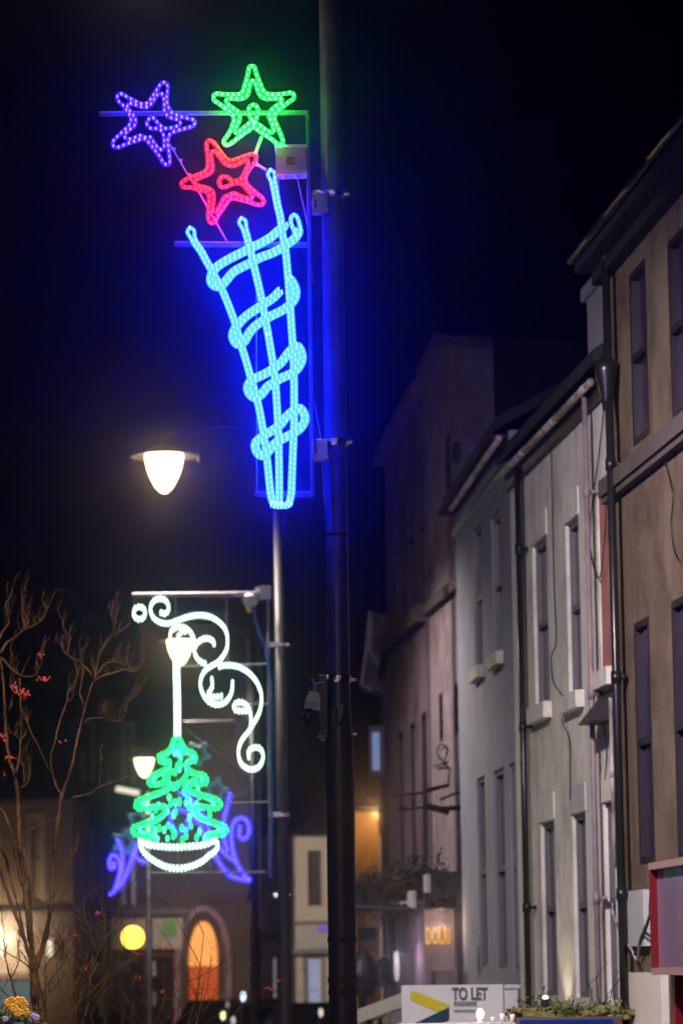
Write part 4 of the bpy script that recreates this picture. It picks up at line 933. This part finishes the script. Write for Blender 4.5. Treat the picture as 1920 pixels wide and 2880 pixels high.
DR = [(675+random.uniform(-1, 1)*(y-60)*.40, y) for y in [random.uniform(180, 1150) for _ in range(58)]]
for x, y in tuple(DR)+((700, 260), (700, 340), (750, 505), (640, 600), (580, 720), (650, 780), (600, 785), (760, 780), (570, 1015), (530, 1060), (812, 1020), (460, 1150), (565, 1150), (625, 1130), (762, 1120), (870, 1140), (620, 450), (680, 580), (740, 640), (480, 1040), (640, 1100), (720, 1170), (900, 1080), (690, 420), (530, 510)):
    c = at(*T_([(x, y)])[0], Y2); q.m = random.choice((1, 1, 2)); q.ell(c, 4.2*Y2/F, .012, random.uniform(8, 13)*Y2/F, 6, 4)
q.build('tree_light', [M['treerope'], M['treeled'], M['treeled2']], dec2, True)
q = MB(); G_ = lambda x, y: (280+x/2.475, 1600+y/2.475)
def bar2(a, b, w, Y=Y2+.04): q.rod(at(*G_(*a), Y), at(*G_(*b), Y), w/2.475*Y/F/2, 8)
bar2((228, 178), (1165, 168), 26); bar2((230, 195), (1110, 190), 14); bar2((1172, 200), (1185, 2130), 20)
bar2((238, 200), (240, 260), 12); bar2((530, 190), (548, 2120), 11); bar2((880, 190), (895, 640), 11); bar2((768, 1950), (770, 2110), 11)
bar2((550, 680), (1175, 662), 12); bar2((930, 945), (1178, 940), 11); bar2((860, 1632), (1180, 1622), 12); bar2((345, 2118), (1160, 2112), 17)
q.build('frame', M['alu'], dec2)
q = MB(); c = at(*G_(1165, 165), Y2); q.box((c.x-.02, Y2, c.z-.0), (.14, .12, .17)); q.box((c.x-.12, Y2, c.z+.01), (.05, .08, .12)); q.build('junction_box', M['abs'], dec2)
q = MB(); c = at(*G_(1050, 215), Y2); q.lathe((c.x, Y2, c.z-.08), [(.06, 0), (.1, .05), (.11, .12), (.09, .15)], 16); q.box((c.x-.02, Y2-.02, c.z+.06), (.3, .12, .05)); pc = q.build('plug_box', M['abs'], dec2)
q = MB(); a = at(*G_(1025, 255), Y2); b = at(*G_(1050, 300), Y2); q.rod(a, b, .03); sub(q, 'plug', M['yellowplug'], pc, dec2)
q = MB(); q.tube([at(*G_(x, y), Y2) for x, y in ((1070, 260), (1085, 350), (1115, 450), (1160, 550), (1168, 620), (1195, 800), (1198, 1000), (1190, 1300), (1202, 1500), (1196, 1900), (1190, 2150))], .016, 8); q.build('supply_cable', M['cable'], dec2)
for y in (1812, 2290):
    q = MB(); a = at(758, y, Y2); q.box((a.x+.07, Y2+.05, a.z), (.14, .08, .06)); q.build('clamp', M['galv'], dec2)

# ------------------------------------------------------------------ violet swirl decoration on the third column
Y3 = 60.8
dec3 = thing('swirl_decoration', at(690, 2300, Y3), 'violet rope light swirls with dim pale stars behind the green tree', 'street decoration')
V_ = lambda p: Z(340, 2180, 3.733, p)
W_ = lambda p: Z(0, 2100, 2.45, p)
q = MB()
sw = [V_([(1145, 195), (1125, 300), (1090, 430), (1078, 560), (1088, 680), (1120, 790)]),
      V_([(1250, 540), (1245, 640), (1300, 668), (1345, 600), (1330, 490), (1260, 450), (1190, 490), (1160, 600), (1165, 720), (1190, 850), (1245, 980), (1310, 1070), (1365, 1105), (1270, 1092), (1150, 1055), (1080, 985), (1015, 890), (985, 820)]),
      V_([(1040, 770), (1120, 850), (1195, 905), (1250, 990), (1310, 1060)]),
      V_([(575, 365), (530, 430), (525, 500), (560, 580)]), V_([(620, 360), (700, 390), (780, 470), (850, 540), (870, 620), (900, 670)]), V_([(625, 185), (720, 240), (800, 340), (880, 460), (925, 570)]), V_([(695, 480), (700, 550), (640, 590), (600, 600)]),
      W_([(815, 645), (840, 720), (845, 820), (820, 920), (785, 1000)]), W_([(785, 800), (790, 830), (765, 840), (755, 790), (780, 745), (820, 780), (828, 860), (800, 960)]),
      W_([(965, 650), (920, 735), (885, 850), (835, 950), (762, 1018)]), W_([(950, 700), (900, 800), (860, 900), (810, 970), (770, 1015)]), W_([(940, 760), (975, 790), (1000, 795)])]
for k, P_ in enumerate(sw):
    q = MB(); PP = cr(P_, step=5); q.m = 0; q.tube(ropepts(PP, Y3, .02*(k % 3)), 5.6*Y3/F, 10)
    q.m = 1
    for x, y in resample(PP, 13): c = at(x, y, Y3+.02*(k % 3)); c.y -= .04; q.ell(c, 2.6*Y3/F, .012, 3.2*Y3/F, 6, 4)
    q.build('swirl_light', [M['farpurple'], M['farpurpleled']], dec3, True)
def star_pts(cx, cy, R, rot, k=.5):
    return [(cx+(R if i % 2 == 0 else R*k)*math.sin(rot+i*math.pi/5), cy-(R if i % 2 == 0 else R*k)*math.cos(rot+i*math.pi/5)) for i in range(10)]
for cx, cy, R_, rot in ((607, 2222, 34, .25), (558, 2120, 36, .6), (388, 2305, 30, .1), (350, 2368, 36, .3)):
    q = MB(); q.tube(ropepts(cr(star_pts(cx, cy, R_, rot), True, 4), Y3, .08), 4.2*Y3/F, 8, True); q.build('pale_star', M['dimstar'], dec3, True)
q = MB()
def bar3(a, b, w, Y=Y3+.03): q.rod(at(*G_(*a), Y), at(*G_(*b), Y), w/2.475*Y/F/2, 8)
bar3((585, 1066), (1000, 1056), 17); bar3((590, 1110), (1020, 1440), 15); bar3((600, 1700), (1035, 1545), 10); bar3((1030, 480), (1050, 2320), 12)
c = at(*G_(970, 1090), Y3); q.box((c.x, Y3, c.z), (.16, .12, .36)); bar3((1045, 2250), (1010, 2352), 12)
q.build('frame', M['galv'], dec3)

# ------------------------------------------------------------------ security camera on the near column
sc1 = thing('security_camera', at(900, 2000, 18.85), 'security camera in pale weather hood clamped to the near column', 'camera')
K_ = lambda x, y: (840+x/8.4, 1840+y/8.4)
def kp(x, y, Y=18.8): return at(*K_(x, y), Y)
q = MB(); a, b = kp(495, 500), kp(515, 1920); q.box(((a.x+b.x)/2+.018, 18.86, (a.z+b.z)/2), (.045, .1, a.z-b.z)); q.build('mount_plate', M['blackplastic'], sc1)
q = MB(); q.prism([kp(*p) for p in ((250, 870), (450, 870), (500, 960), (510, 1310), (135, 1240), (150, 1090))], (0, .12, 0)); hd = q.build('weather_hood', M['whiteplastic'], sc1)
q = MB(); q.prism([kp(*p, 18.79) for p in ((155, 1095), (460, 1140), (460, 1240), (140, 1190))], (0, .01, 0)); sub(q, 'hood_band', mat('violet tinted band', (.55, .5, .8), .4), hd, sc1)
q = MB(); q.tube([kp(300, 580), kp(350, 640), kp(390, 760), kp(400, 880)], [.004, .006, .012, .014], 8); q.tube([kp(400, 700), kp(520, 690), kp(610, 665)], .009, 8); q.build('bracket_arm', M['abs'], sc1)
q = MB(); c = kp(210, 1430); q.tube([kp(260, 1290, 18.85), kp(235, 1420, 18.85), kp(190, 1600, 18.85), kp(170, 1740, 18.85)], [.02, .030, .024, .012], 14); q.build('camera_body', M['blackplastic'], sc1, True)
q = MB(); q.tube([kp(45, 1390), kp(70, 1500), kp(80, 1620)], [.006, .008, .003], 8); q.build('aerial', M['blackplastic'], sc1)
q = MB(); q.tube([kp(520, 1900), kp(440, 1960), kp(620, 2060)], .007, 6); q.build('lead', M['abs'], sc1)
nt_ = thing('notice_plate', kp(1000, 1400, 18.88), 'small pale plate strapped to the near column beside the security camera', 'plate')
q = MB(); q.prism([kp(*p, 18.89) for p in ((950, 1230), (1060, 1140), (1040, 1380), (940, 1660))], (0, .006, 0)); q.build('plate', M['alu'], nt_)
q = MB(); a, b = kp(740, 1290, 18.9), kp(1280, 1690, 18.9); q.lathe((c1x+.006, 19, b.z), [(.078, 0), (.082, .005), (.082, a.z-b.z-.005), (.078, a.z-b.z)], 24); q.build('collar', mat('dull brown collar', (.10, .07, .07), .6), nt_)

for y, m_, hh in ((2642, 'brownband', .03), (2756, 'brownband', .035), (2790, 'brownband', .03), (1505, 'pole', .02)):
    rr = .084 if y > 2095 else .068
    q = MB(); z_ = zC(y, 19); q.lathe((c1x+.013, 19, z_-hh/2) if 0 else (col1.location.x, 19, z_-hh/2), [(rr, 0), (rr+.0035, .004), (rr+.0035, hh-.004), (rr, hh)], 32); q.build('band', M[m_], col1)
for y in (797, 870, 1060, 1150):
    q = MB(); z_ = zC(y, 19); q.rod((col1.location.x-.05, 19-.045, z_), (col1.location.x-.055, 19-.052, z_), .006, 8); q.build('bolt', M['galv'], col1)

# ------------------------------------------------------------------ crossing beacon, slim post, strip light, cars
bc = thing('crossing_beacon', (at(374, HZ, 48).x, 48, .12), 'glowing amber globe on a striped crossing pole', 'beacon')
c = at(374, 2636, 48); x = at(377, HZ, 48).x
q = MB(); rr = 33*48/F; q.lathe((c.x, 48, c.z), [(rr*math.sin(t*math.pi/14), -rr*math.cos(t*math.pi/14)) for t in range(1, 14)], 28); q.build('globe', M['beacon'], bc, True)
q = MB(); hh = (c.z-rr-.12)/6
for k in range(6):
    q.m = k % 2; q.lathe((c.x, 48, .12+hh*k), [(.045, 0), (.045, hh)], 16)
q.build('striped_pole', [M['blackpaint'], M['eaves']], bc, True)
ps = thing('slim_post', (at(419, HZ, 42).x, 42, .12), 'slim pale grey post passing behind the glowing white bowl', 'post')
x = at(419, HZ, 42).x; t_ = at(415, 2225, 42); q = MB(); q.tube([(x, 42, .12), (x, 42, 3.0), (x, 42, t_.z)], 6.5*42/F, 12); q.lathe((x, 42, .12), [(.09, 0), (.09, .05), (.03, .08)], 12); q.build('shaft', M['galv'], ps, True)
q = MB(); a = at(415, 2262, 41.95); q.box((a.x, 41.95, a.z), (.05, .04, .26)); q.build('highlight', emit('pale lit reflector', (.75, .95, .55)), ps)  # glowing block stands in for the bright highlight on the post
sl = thing('strip_light', at(360, 2225, 98), 'short greenish white strip light fixed high on the dark stone block', 'lamp')
a, b = at(327, 2218, 98), at(392, 2231, 98); q = MB(); q.rod(a, b, .085, 12); q.build('tube', M['tubelight'], sl, True)
q = MB(); q.rod(a+Vector((0, .12, .06)), b+Vector((0, .12, .06)), .05); 
for e_ in (a, b): q.rod(e_+Vector((0, 0, 0)), e_+Vector((0, 2.9, -.2)), .03)
q.build('bracket', M['blackpaint'], sl)
def car(px, Y, label, heading=0, lightpos=()):
    x = at(px, HZ, Y).x; r = thing('parked_car', (x, Y, 0), label, 'car', 'cars parked at the far end of the street')
    w = .86; Ln = 4.2
    prof = [(0, .35), (.02, .62), (.25, .80), (1.05, .95), (1.75, 1.40), (2.2, 1.46), (3.2, 1.44), (3.9, 1.05), (4.15, .95), (4.2, .4)]
    q = MB(); 
    def W(z): return w*(1 if z < 1.0 else 1-.32*(z-1.0)/.46)
    n = len(prof); vs = []
    for sx in (-1, 1):
        for yy, zz in prof: vs.append((x+sx*W(zz), Y+yy, zz))
    q.add(vs, [tuple(range(n)), tuple(range(2*n-1, n-1, -1))]+[(i, i+n, i+1+n, i+1) for i in range(n-1)]+[(n-1, 2*n-1, n, 0)])
    q.build('body', M['carpaint'], r)
    q = MB(); q.quad((x-.70, Y+1.10, .99), (x+.70, Y+1.10, .99), (x+.58, Y+1.70, 1.37), (x-.58, Y+1.70, 1.37)); q.build('windscreen', M['glass'], r)
    for sx in (-1, 1):
        q = MB(); q.tube([(x+sx*.72, Y+.75, .32), (x+sx*.92, Y+.75, .32)], .32, 18); q.build('wheel', M['tyre'], r)
        q = MB(); q.tube([(x+sx*.72, Y+3.4, .32), (x+sx*.92, Y+3.4, .32)], .32, 18); q.build('wheel', M['tyre'], r)
        q = MB(); q.box((x+sx*.98, Y+1.35, 1.02), (.18, .1, .12)); q.build('door_mirror', M['carpaint'], r)
        q = MB(); q.ell((x+sx*.62, Y+.04, .68), .14, .06, .08, 12, 6); q.build('headlight', M['glass'], r)
    q = MB(); q.box((x, Y+.0, .45), (.5, .03, .11)); q.build('number_plate', M['yellow'], r)
    return r
car(600, 66, 'dark parked car farthest left of the row under the orange doorway')
car(712, 68, 'dark parked car between the second and third lamp columns')
car(862, 58, 'dark parked car left of the near lamp column')
for px, py, Y, l in ((685, 2804, 60.5, 'bluish white bicycle lamp above the parked cars'), (627, 2857, 60.2, 'greenish white bicycle lamp low in front of the dark cars'), (656, 2870, 60.0, 'dim pinkish lamp low beside the greenish one'), (902, 2848, 55, 'small warm white lamp just left of the near column'), (640, 2826, 60.4, 'faint warm reflector lamp above the two low lamps')):
    pass
def bollard(px, py, Y, label, m, s=1.0):
    c = at(px, py, Y); r = thing('lit_bollard', (c.x, Y, 0 if Y > 58 else .12), label, 'bollard', 'small lit bollards by the parked cars')
    z0 = 0 if Y > 58 else .12
    q = MB(); q.lathe((c.x, Y, z0), [(.07, 0), (.06, .05), (.05, c.z-z0-.09*s)], 14); q.build('post', M['blackpaint'], r, True)
    q = MB(); q.ell((c.x, Y, c.z), .045*s, .045*s, .085*s, 12, 8); q.build('lamp_head', m, r, True)
bollard(684, 2803, 57, 'bluish lit bollard head, tallest, left of the second column', emit('bluish lamp', (1.2, 1.5, 2.2)), 1.1)
bollard(627, 2856, 59.5, 'greenish yellow lit bollard head at the bottom below the orange door', emit('greenish lamp', (1.8, 2.0, .9)))
bollard(656, 2870, 59, 'dim pinkish lit bollard head at the bottom edge', emit('pinkish lamp', (.6, .5, .45)))
bollard(902, 2848, 55, 'warm lit bollard head just left of the near column', emit('warm lamp', (.9, .75, .62)), .9)
bollard(640, 2826, 60, 'faint warm bollard head above the greenish one', emit('faint lamp', (.25, .2, .17)), .8)

# ------------------------------------------------------------------ bare tree on the left
YT = 24.0
TG = lambda p: Z(0, 1600, 3.409, p)
TH = lambda p: Z(0, 2250, 3.733, p)
tr_ = thing('pollarded_tree', (at(106, HZ, YT).x, YT, .12), 'bare pollarded tree with red berries at the left edge', 'tree')
limbs = MB(); twigs = MB()
def limb(pts, w0, w1, dep=0.0, mb=None, wob=.6):
    P_ = cr(pts, step=7); n = len(P_); ps = []; rs = []
    off = random.uniform(-1, 1)*dep
    for i, (x, y) in enumerate(P_):
        t = i/(n-1); yy = YT+off*t+.04*math.sin(i*.21+off*9)
        x += wob*math.sin(i*.9)+random.uniform(-.4, .4)*wob
        ps.append(at(x, y, yy)); rs.append(max(.0016, (w0+(w1-w0)*t)*.80*YT/F/2*(1+.16*math.sin(i*.55+off*5)+random.uniform(-.12, .12))))
    (mb or limbs).tube(ps, rs, 9)
    return P_
limb(TH([(430, 3300), (405, 2700), (385, 2350), (372, 2050), (360, 1850), (352, 1700)]), 34, 30)
Rm = limb(TH([(375, 1790), (410, 1660), (450, 1540), (490, 1390), (520, 1220), (545, 1000), (560, 760), (580, 500), (595, 330), (620, 160), (640, 0)])+TG([(600, 2150), (655, 2000), (700, 1850), (738, 1650), (800, 1400), (850, 1210), (890, 1090)]), 19, 6, .3)
limb(TG([(600, 2170), (550, 2100), (505, 1960), (488, 1800), (520, 1690), (570, 1480), (640, 1280)]), 6.5, 5, .3)
Mm = limb(TH([(355, 1750), (330, 1500), (300, 1250), (270, 1000), (240, 760), (212, 500), (198, 250), (190, 0)])+TG([(172, 2180), (145, 1990), (100, 1850), (70, 1680), (50, 1400), (38, 1150), (18, 950), (5, 800)]), 24, 6, .2)
limb(TH([(340, 1700), (290, 1560), (230, 1370), (150, 1160), (70, 940), (-20, 640)]), 17, 12, .4)
limb(TH([(290, 1560), (200, 1150), (120, 850), (60, 600), (-30, 480)]), 9, 8, .4)
limb(TH([(235, 900), (170, 600), (120, 360), (60, 170), (-20, 60)]), 11, 10, .3)
limb(TH([(330, 1300), (310, 900), (260, 560), (220, 380)]), 12, 8, .2)
limb(TG([(150, 1960), (185, 1830), (200, 1650), (202, 1420), (195, 1200), (188, 1050)]), 8, 5, .3)
limb(TG([(200, 1320), (280, 1520), (370, 1700), (440, 1850), (560, 2080)]), 4, 3, .4)
limb(TH([(250, 350), (400, 275), (560, 212), (720, 190)]), 5, 3, .2)
limb(TG([(700, 2190), (850, 2160), (950, 2095), (1040, 2060), (1180, 2010), (1290, 1960)]), 6, 4, .3)
# knuckles and upper shoots
KN = []
def shoot(pts, w0=5.5, w1=1.5, dep=.25, twig=5, tl=55):
    P_ = limb(pts, w0, w1, dep, wob=1.3)
    for k in range(twig*2):
        x, y = random.choice(P_[len(P_)//4:]); a = random.uniform(-.5, .5); l = random.uniform(.4, 1)*tl
        q_ = [(x, y), (x+math.sin(a)*l*.5+random.uniform(-3, 3), y-l*.5), (x+math.sin(a+.3)*l*.7, y-l)]
        limb(q_, 1.9, .8, .15, twigs, .5)
shoot(TG([(890, 1090), (925, 960), (945, 860), (1000, 740), (1060, 660), (1150, 600), (1215, 560), (1250, 500)]), 11, 4, twig=9)
shoot(TG([(895, 1080), (900, 980), (880, 880)]), 9, 5, twig=5, tl=30)
shoot(TG([(885, 1030), (830, 950), (770, 890), (690, 850), (650, 800), (665, 720), (680, 650), (625, 600), (600, 500), (580, 460)]), 7, 2, twig=6)
shoot(TG([(650, 830), (610, 790), (590, 720), (530, 690)]), 5, 2, twig=3)
shoot(TG([(930, 1010), (1000, 925), (1070, 890), (1150, 900), (1230, 935), (1290, 960), (1360, 925), (1400, 860), (1430, 740), (1450, 700)]), 7, 3, twig=12, tl=80)
shoot(TG([(900, 1090), (960, 1040), (1080, 1000), (1200, 965), (1290, 985), (1370, 950)]), 9, 6, twig=6)
shoot(TG([(1080, 640), (1095, 520), (1060, 420), (1055, 350), (1100, 290)]), 4, 1.5, twig=3)
shoot(TG([(1098, 560), (1130, 400), (1125, 290), (1110, 220)]), 4, 1.5, twig=3)
shoot(TG([(1370, 800), (1380, 700), (1395, 590)]), 2.5, 1.2, twig=2)
shoot(TG([(640, 1290), (650, 1200), (710, 1130), (740, 1030), (730, 930)]), 6, 2, twig=6)
shoot(TG([(650, 1270), (700, 1230), (715, 1170)]), 5, 3, twig=2)
shoot(TG([(800, 1310), (770, 1200), (775, 1110), (800, 1000), (790, 900), (800, 760)]), 5.5, 1.6, twig=6)
shoot(TG([(785, 1480), (850, 1440), (960, 1430), (1060, 1450), (1160, 1460), (1200, 1390), (1220, 1290), (1290, 1230), (1345, 1190)]), 5, 2.5, twig=14, tl=70)
shoot(TG([(1020, 1450), (1020, 1380), (980, 1350)]), 6, 3, twig=4, tl=40)
shoot(TG([(5, 800), (60, 720), (140, 660), (200, 610), (260, 570), (330, 540), (400, 490), (450, 400), (435, 320)]), 9, 2.5, twig=9)
shoot(TG([(235, 580), (225, 480), (210, 360), (230, 220), (250, 170)]), 8, 1.5, twig=6)
shoot(TG([(250, 560), (265, 480), (250, 410)]), 5, 2, twig=3)
shoot(TG([(-30, 700), (30, 600), (90, 510), (70, 420), (90, 300), (125, 180)]), 8, 1.8, twig=7)
shoot(TG([(10, 850), (90, 930), (160, 1000), (260, 1035), (350, 1010), (390, 930), (410, 830), (390, 800)]), 7, 3, twig=6)
shoot(TG([(95, 930), (120, 860), (130, 830)]), 4, 2, twig=2)
shoot(TG([(200, 1640), (130, 1590), (90, 1550)]), 6, 3, twig=3)
shoot(TG([(200, 1640), (240, 1580), (270, 1500), (250, 1400)]), 6, 2.5, twig=4)
shoot(TG([(230, 2050), (230, 1900), (200, 1850)]), 5, 2, twig=3)
shoot(TG([(200, 2100), (280, 2030), (290, 1900), (260, 1800)]), 5, 2, twig=4)
shoot(TG([(90, 1350), (130, 1200), (100, 1080)]), 4, 2, twig=4)
shoot(TG([(950, 2090), (960, 1950), (980, 1800)]), 2.5, 1, twig=3)
shoot(TH([(570, 1020), (640, 830), (700, 700), (790, 560), (810, 430)]), 5, 2, twig=8, tl=45)
shoot(TH([(320, 1000), (310, 930), (320, 880)]), 4, 2, twig=4, tl=30)
shoot(TH([(330, 2450), (200, 2150), (110, 1850), (60, 1650), (40, 1350), (20, 1200)]), 9, 3, twig=10, tl=40)
shoot(TH([(120, 1860), (200, 1700), (190, 1500), (210, 1400), (140, 1330)]), 5, 2, twig=8, tl=35)
shoot(TH([(330, 2450), (120, 2100), (-20, 1950)]), 6, 5, twig=3)
limbs.build('trunk', M['bark'], tr_, True); tag(twigs.build('twigs', M['bark'], tr_, True), kind='stuff')
def berries(q, px, py, n, sp=9, Y=YT, r=2.0):
    for k in range(n):
        c = at(px+random.gauss(0, sp), py+random.gauss(0, sp*.7), Y+random.uniform(-.1, .1)); rr = random.uniform(.7, 1.2)*r*Y/F; q.ell(c, rr, rr, rr*1.3, 7, 5)
q = MB()
for x, y, n in ((123, 1908, 16), (72, 1953, 22), (42, 1935, 16), (118, 1842, 5), (55, 1950, 16), (5, 2075, 14), (28, 2130, 10), (165, 2085, 4), (2, 2180, 5)): berries(q, x, y, n, 7, r=2.6)
tag(q.build('berries', M['berry'], tr_, True), kind='stuff')
# berry bushes along the bottom
def bush(px, base, top, n, label, Y, spread, nb, w=7, hgt=None):
    x0 = at(px, HZ, Y).x; r = thing('berry_bush', (x0, Y, .12), label, 'shrub', 'bare berry bushes along the bottom edge')
    q = MB(); b = MB(); ends = []
    def grow(x, y, ang, l, wd, d, yy):
        pts = [at(x, y, yy)]; rs = [wd*Y/F/2]
        for k in range(5):
            ang += random.uniform(-.22, .22)-.06*ang; x += math.sin(ang)*l/5; y -= math.cos(ang)*l/5; yy += random.uniform(-.03, .03)
            pts.append(at(x, y, yy)); rs.append(wd*(1-.12*(k+1))*Y/F/2)
            if d > 0 and k >= 1 and random.random() < .62: grow(x, y, ang+random.choice((-1, 1))*random.uniform(.35, .9), l*random.uniform(.4, .65), wd*.55, d-1, yy)
        q.tube(pts, rs, 6)
        if random.random() < .35: ends.append((x, y))
    for k in range(n):
        grow(px+random.uniform(-1, 1)*spread*.15, base, random.uniform(-.55, .55)*spread/100, (base-top)*random.uniform(.7, 1.05), w*random.uniform(.6, 1), 3, Y+random.uniform(-.2, .2))
    q.build('stems', M['bark'], r, True)
    random.shuffle(ends)
    for x, y in ends[:nb]: berries(b, x, y+8, random.randint(5, 11), 5, Y, 2.2)
    if nb: tag(b.build('berries', M['berry'], r, True), kind='stuff')
    for k in range(1): pass
bush(168, 3000, 2640, 6, 'bare berry bush right beside the tree trunk', 23.5, 110, 3, 9)
bush(330, 3060, 2700, 7, 'bare berry bush below the amber globe', 25, 170, 3, 5)
bush(500, 3060, 2640, 6, 'bare berry bush with the most berries, below the orange doorway', 25.5, 150, 7, 5)
bush(30, 3000, 2650, 4, 'bare berry bush at the far left behind the yellow flowers', 24.5, 80, 1, 6)
# flower planter
fp = thing('flower_planter', (at(60, HZ, 22).x, 22, .12), 'planter of orange yellow and lilac flowers in the bottom left corner', 'planter')
q = MB(); c = at(60, 2890, 22); q.box((c.x-.05, 22, (c.z+.12)/2), (.5, .4, c.z-.12)); q.build('trough', M['timber'], fp)
def bloom(px, py, R_, m_, n=6):
    q = MB(); c = at(px, py, 21.9); r = R_*22/F
    for k in range(n):
        th = 2*math.pi*k/n+px; p = c+Vector((math.cos(th)*r*.55, -.01, math.sin(th)*r*.55)); q.ell(p, r*.5, .012, r*.46, 9, 5)
    q.ell(c+Vector((0, -.014, 0)), r*.22, .012, r*.22, 8, 5); q.build('flower', M[m_], fp, True)
for x, y, r in ((24, 2822, 13), (40, 2835, 15), (52, 2815, 14), (68, 2826, 14), (52, 2848, 15), (72, 2846, 13), (33, 2812, 10), (64, 2812, 9)): bloom(x, y, r, 'flower')
for x, y, r in ((102, 2862, 11), (94, 2858, 8), (16, 2866, 9)): bloom(x, y, r, 'lilacfl')
q = MB()
for k in range(18): leafy(q, at(random.uniform(5, 110), random.uniform(2858, 2885), 22), .03, 22, .022)
tag(q.build('foliage', M['leaf'], fp), kind='stuff')

# ------------------------------------------------------------------ night air
hz = MB(); hz.box((0, 60, 10), (150, 170, 26)); ho = hz.build('haze', bpy.data.materials.new('haze air')); tag(ho, kind='stuff')
hm = ho.data.materials[0]; hm.use_nodes = True; t = hm.node_tree; t.nodes.clear()
out = t.nodes.new('ShaderNodeOutputMaterial'); v = t.nodes.new('ShaderNodeVolumePrincipled')
v.inputs['Color'].default_value = (.85, .85, .95, 1); v.inputs['Density'].default_value = .0023; v.inputs['Anisotropy'].default_value = .982
t.links.new(v.outputs[0], out.inputs['Volume'])
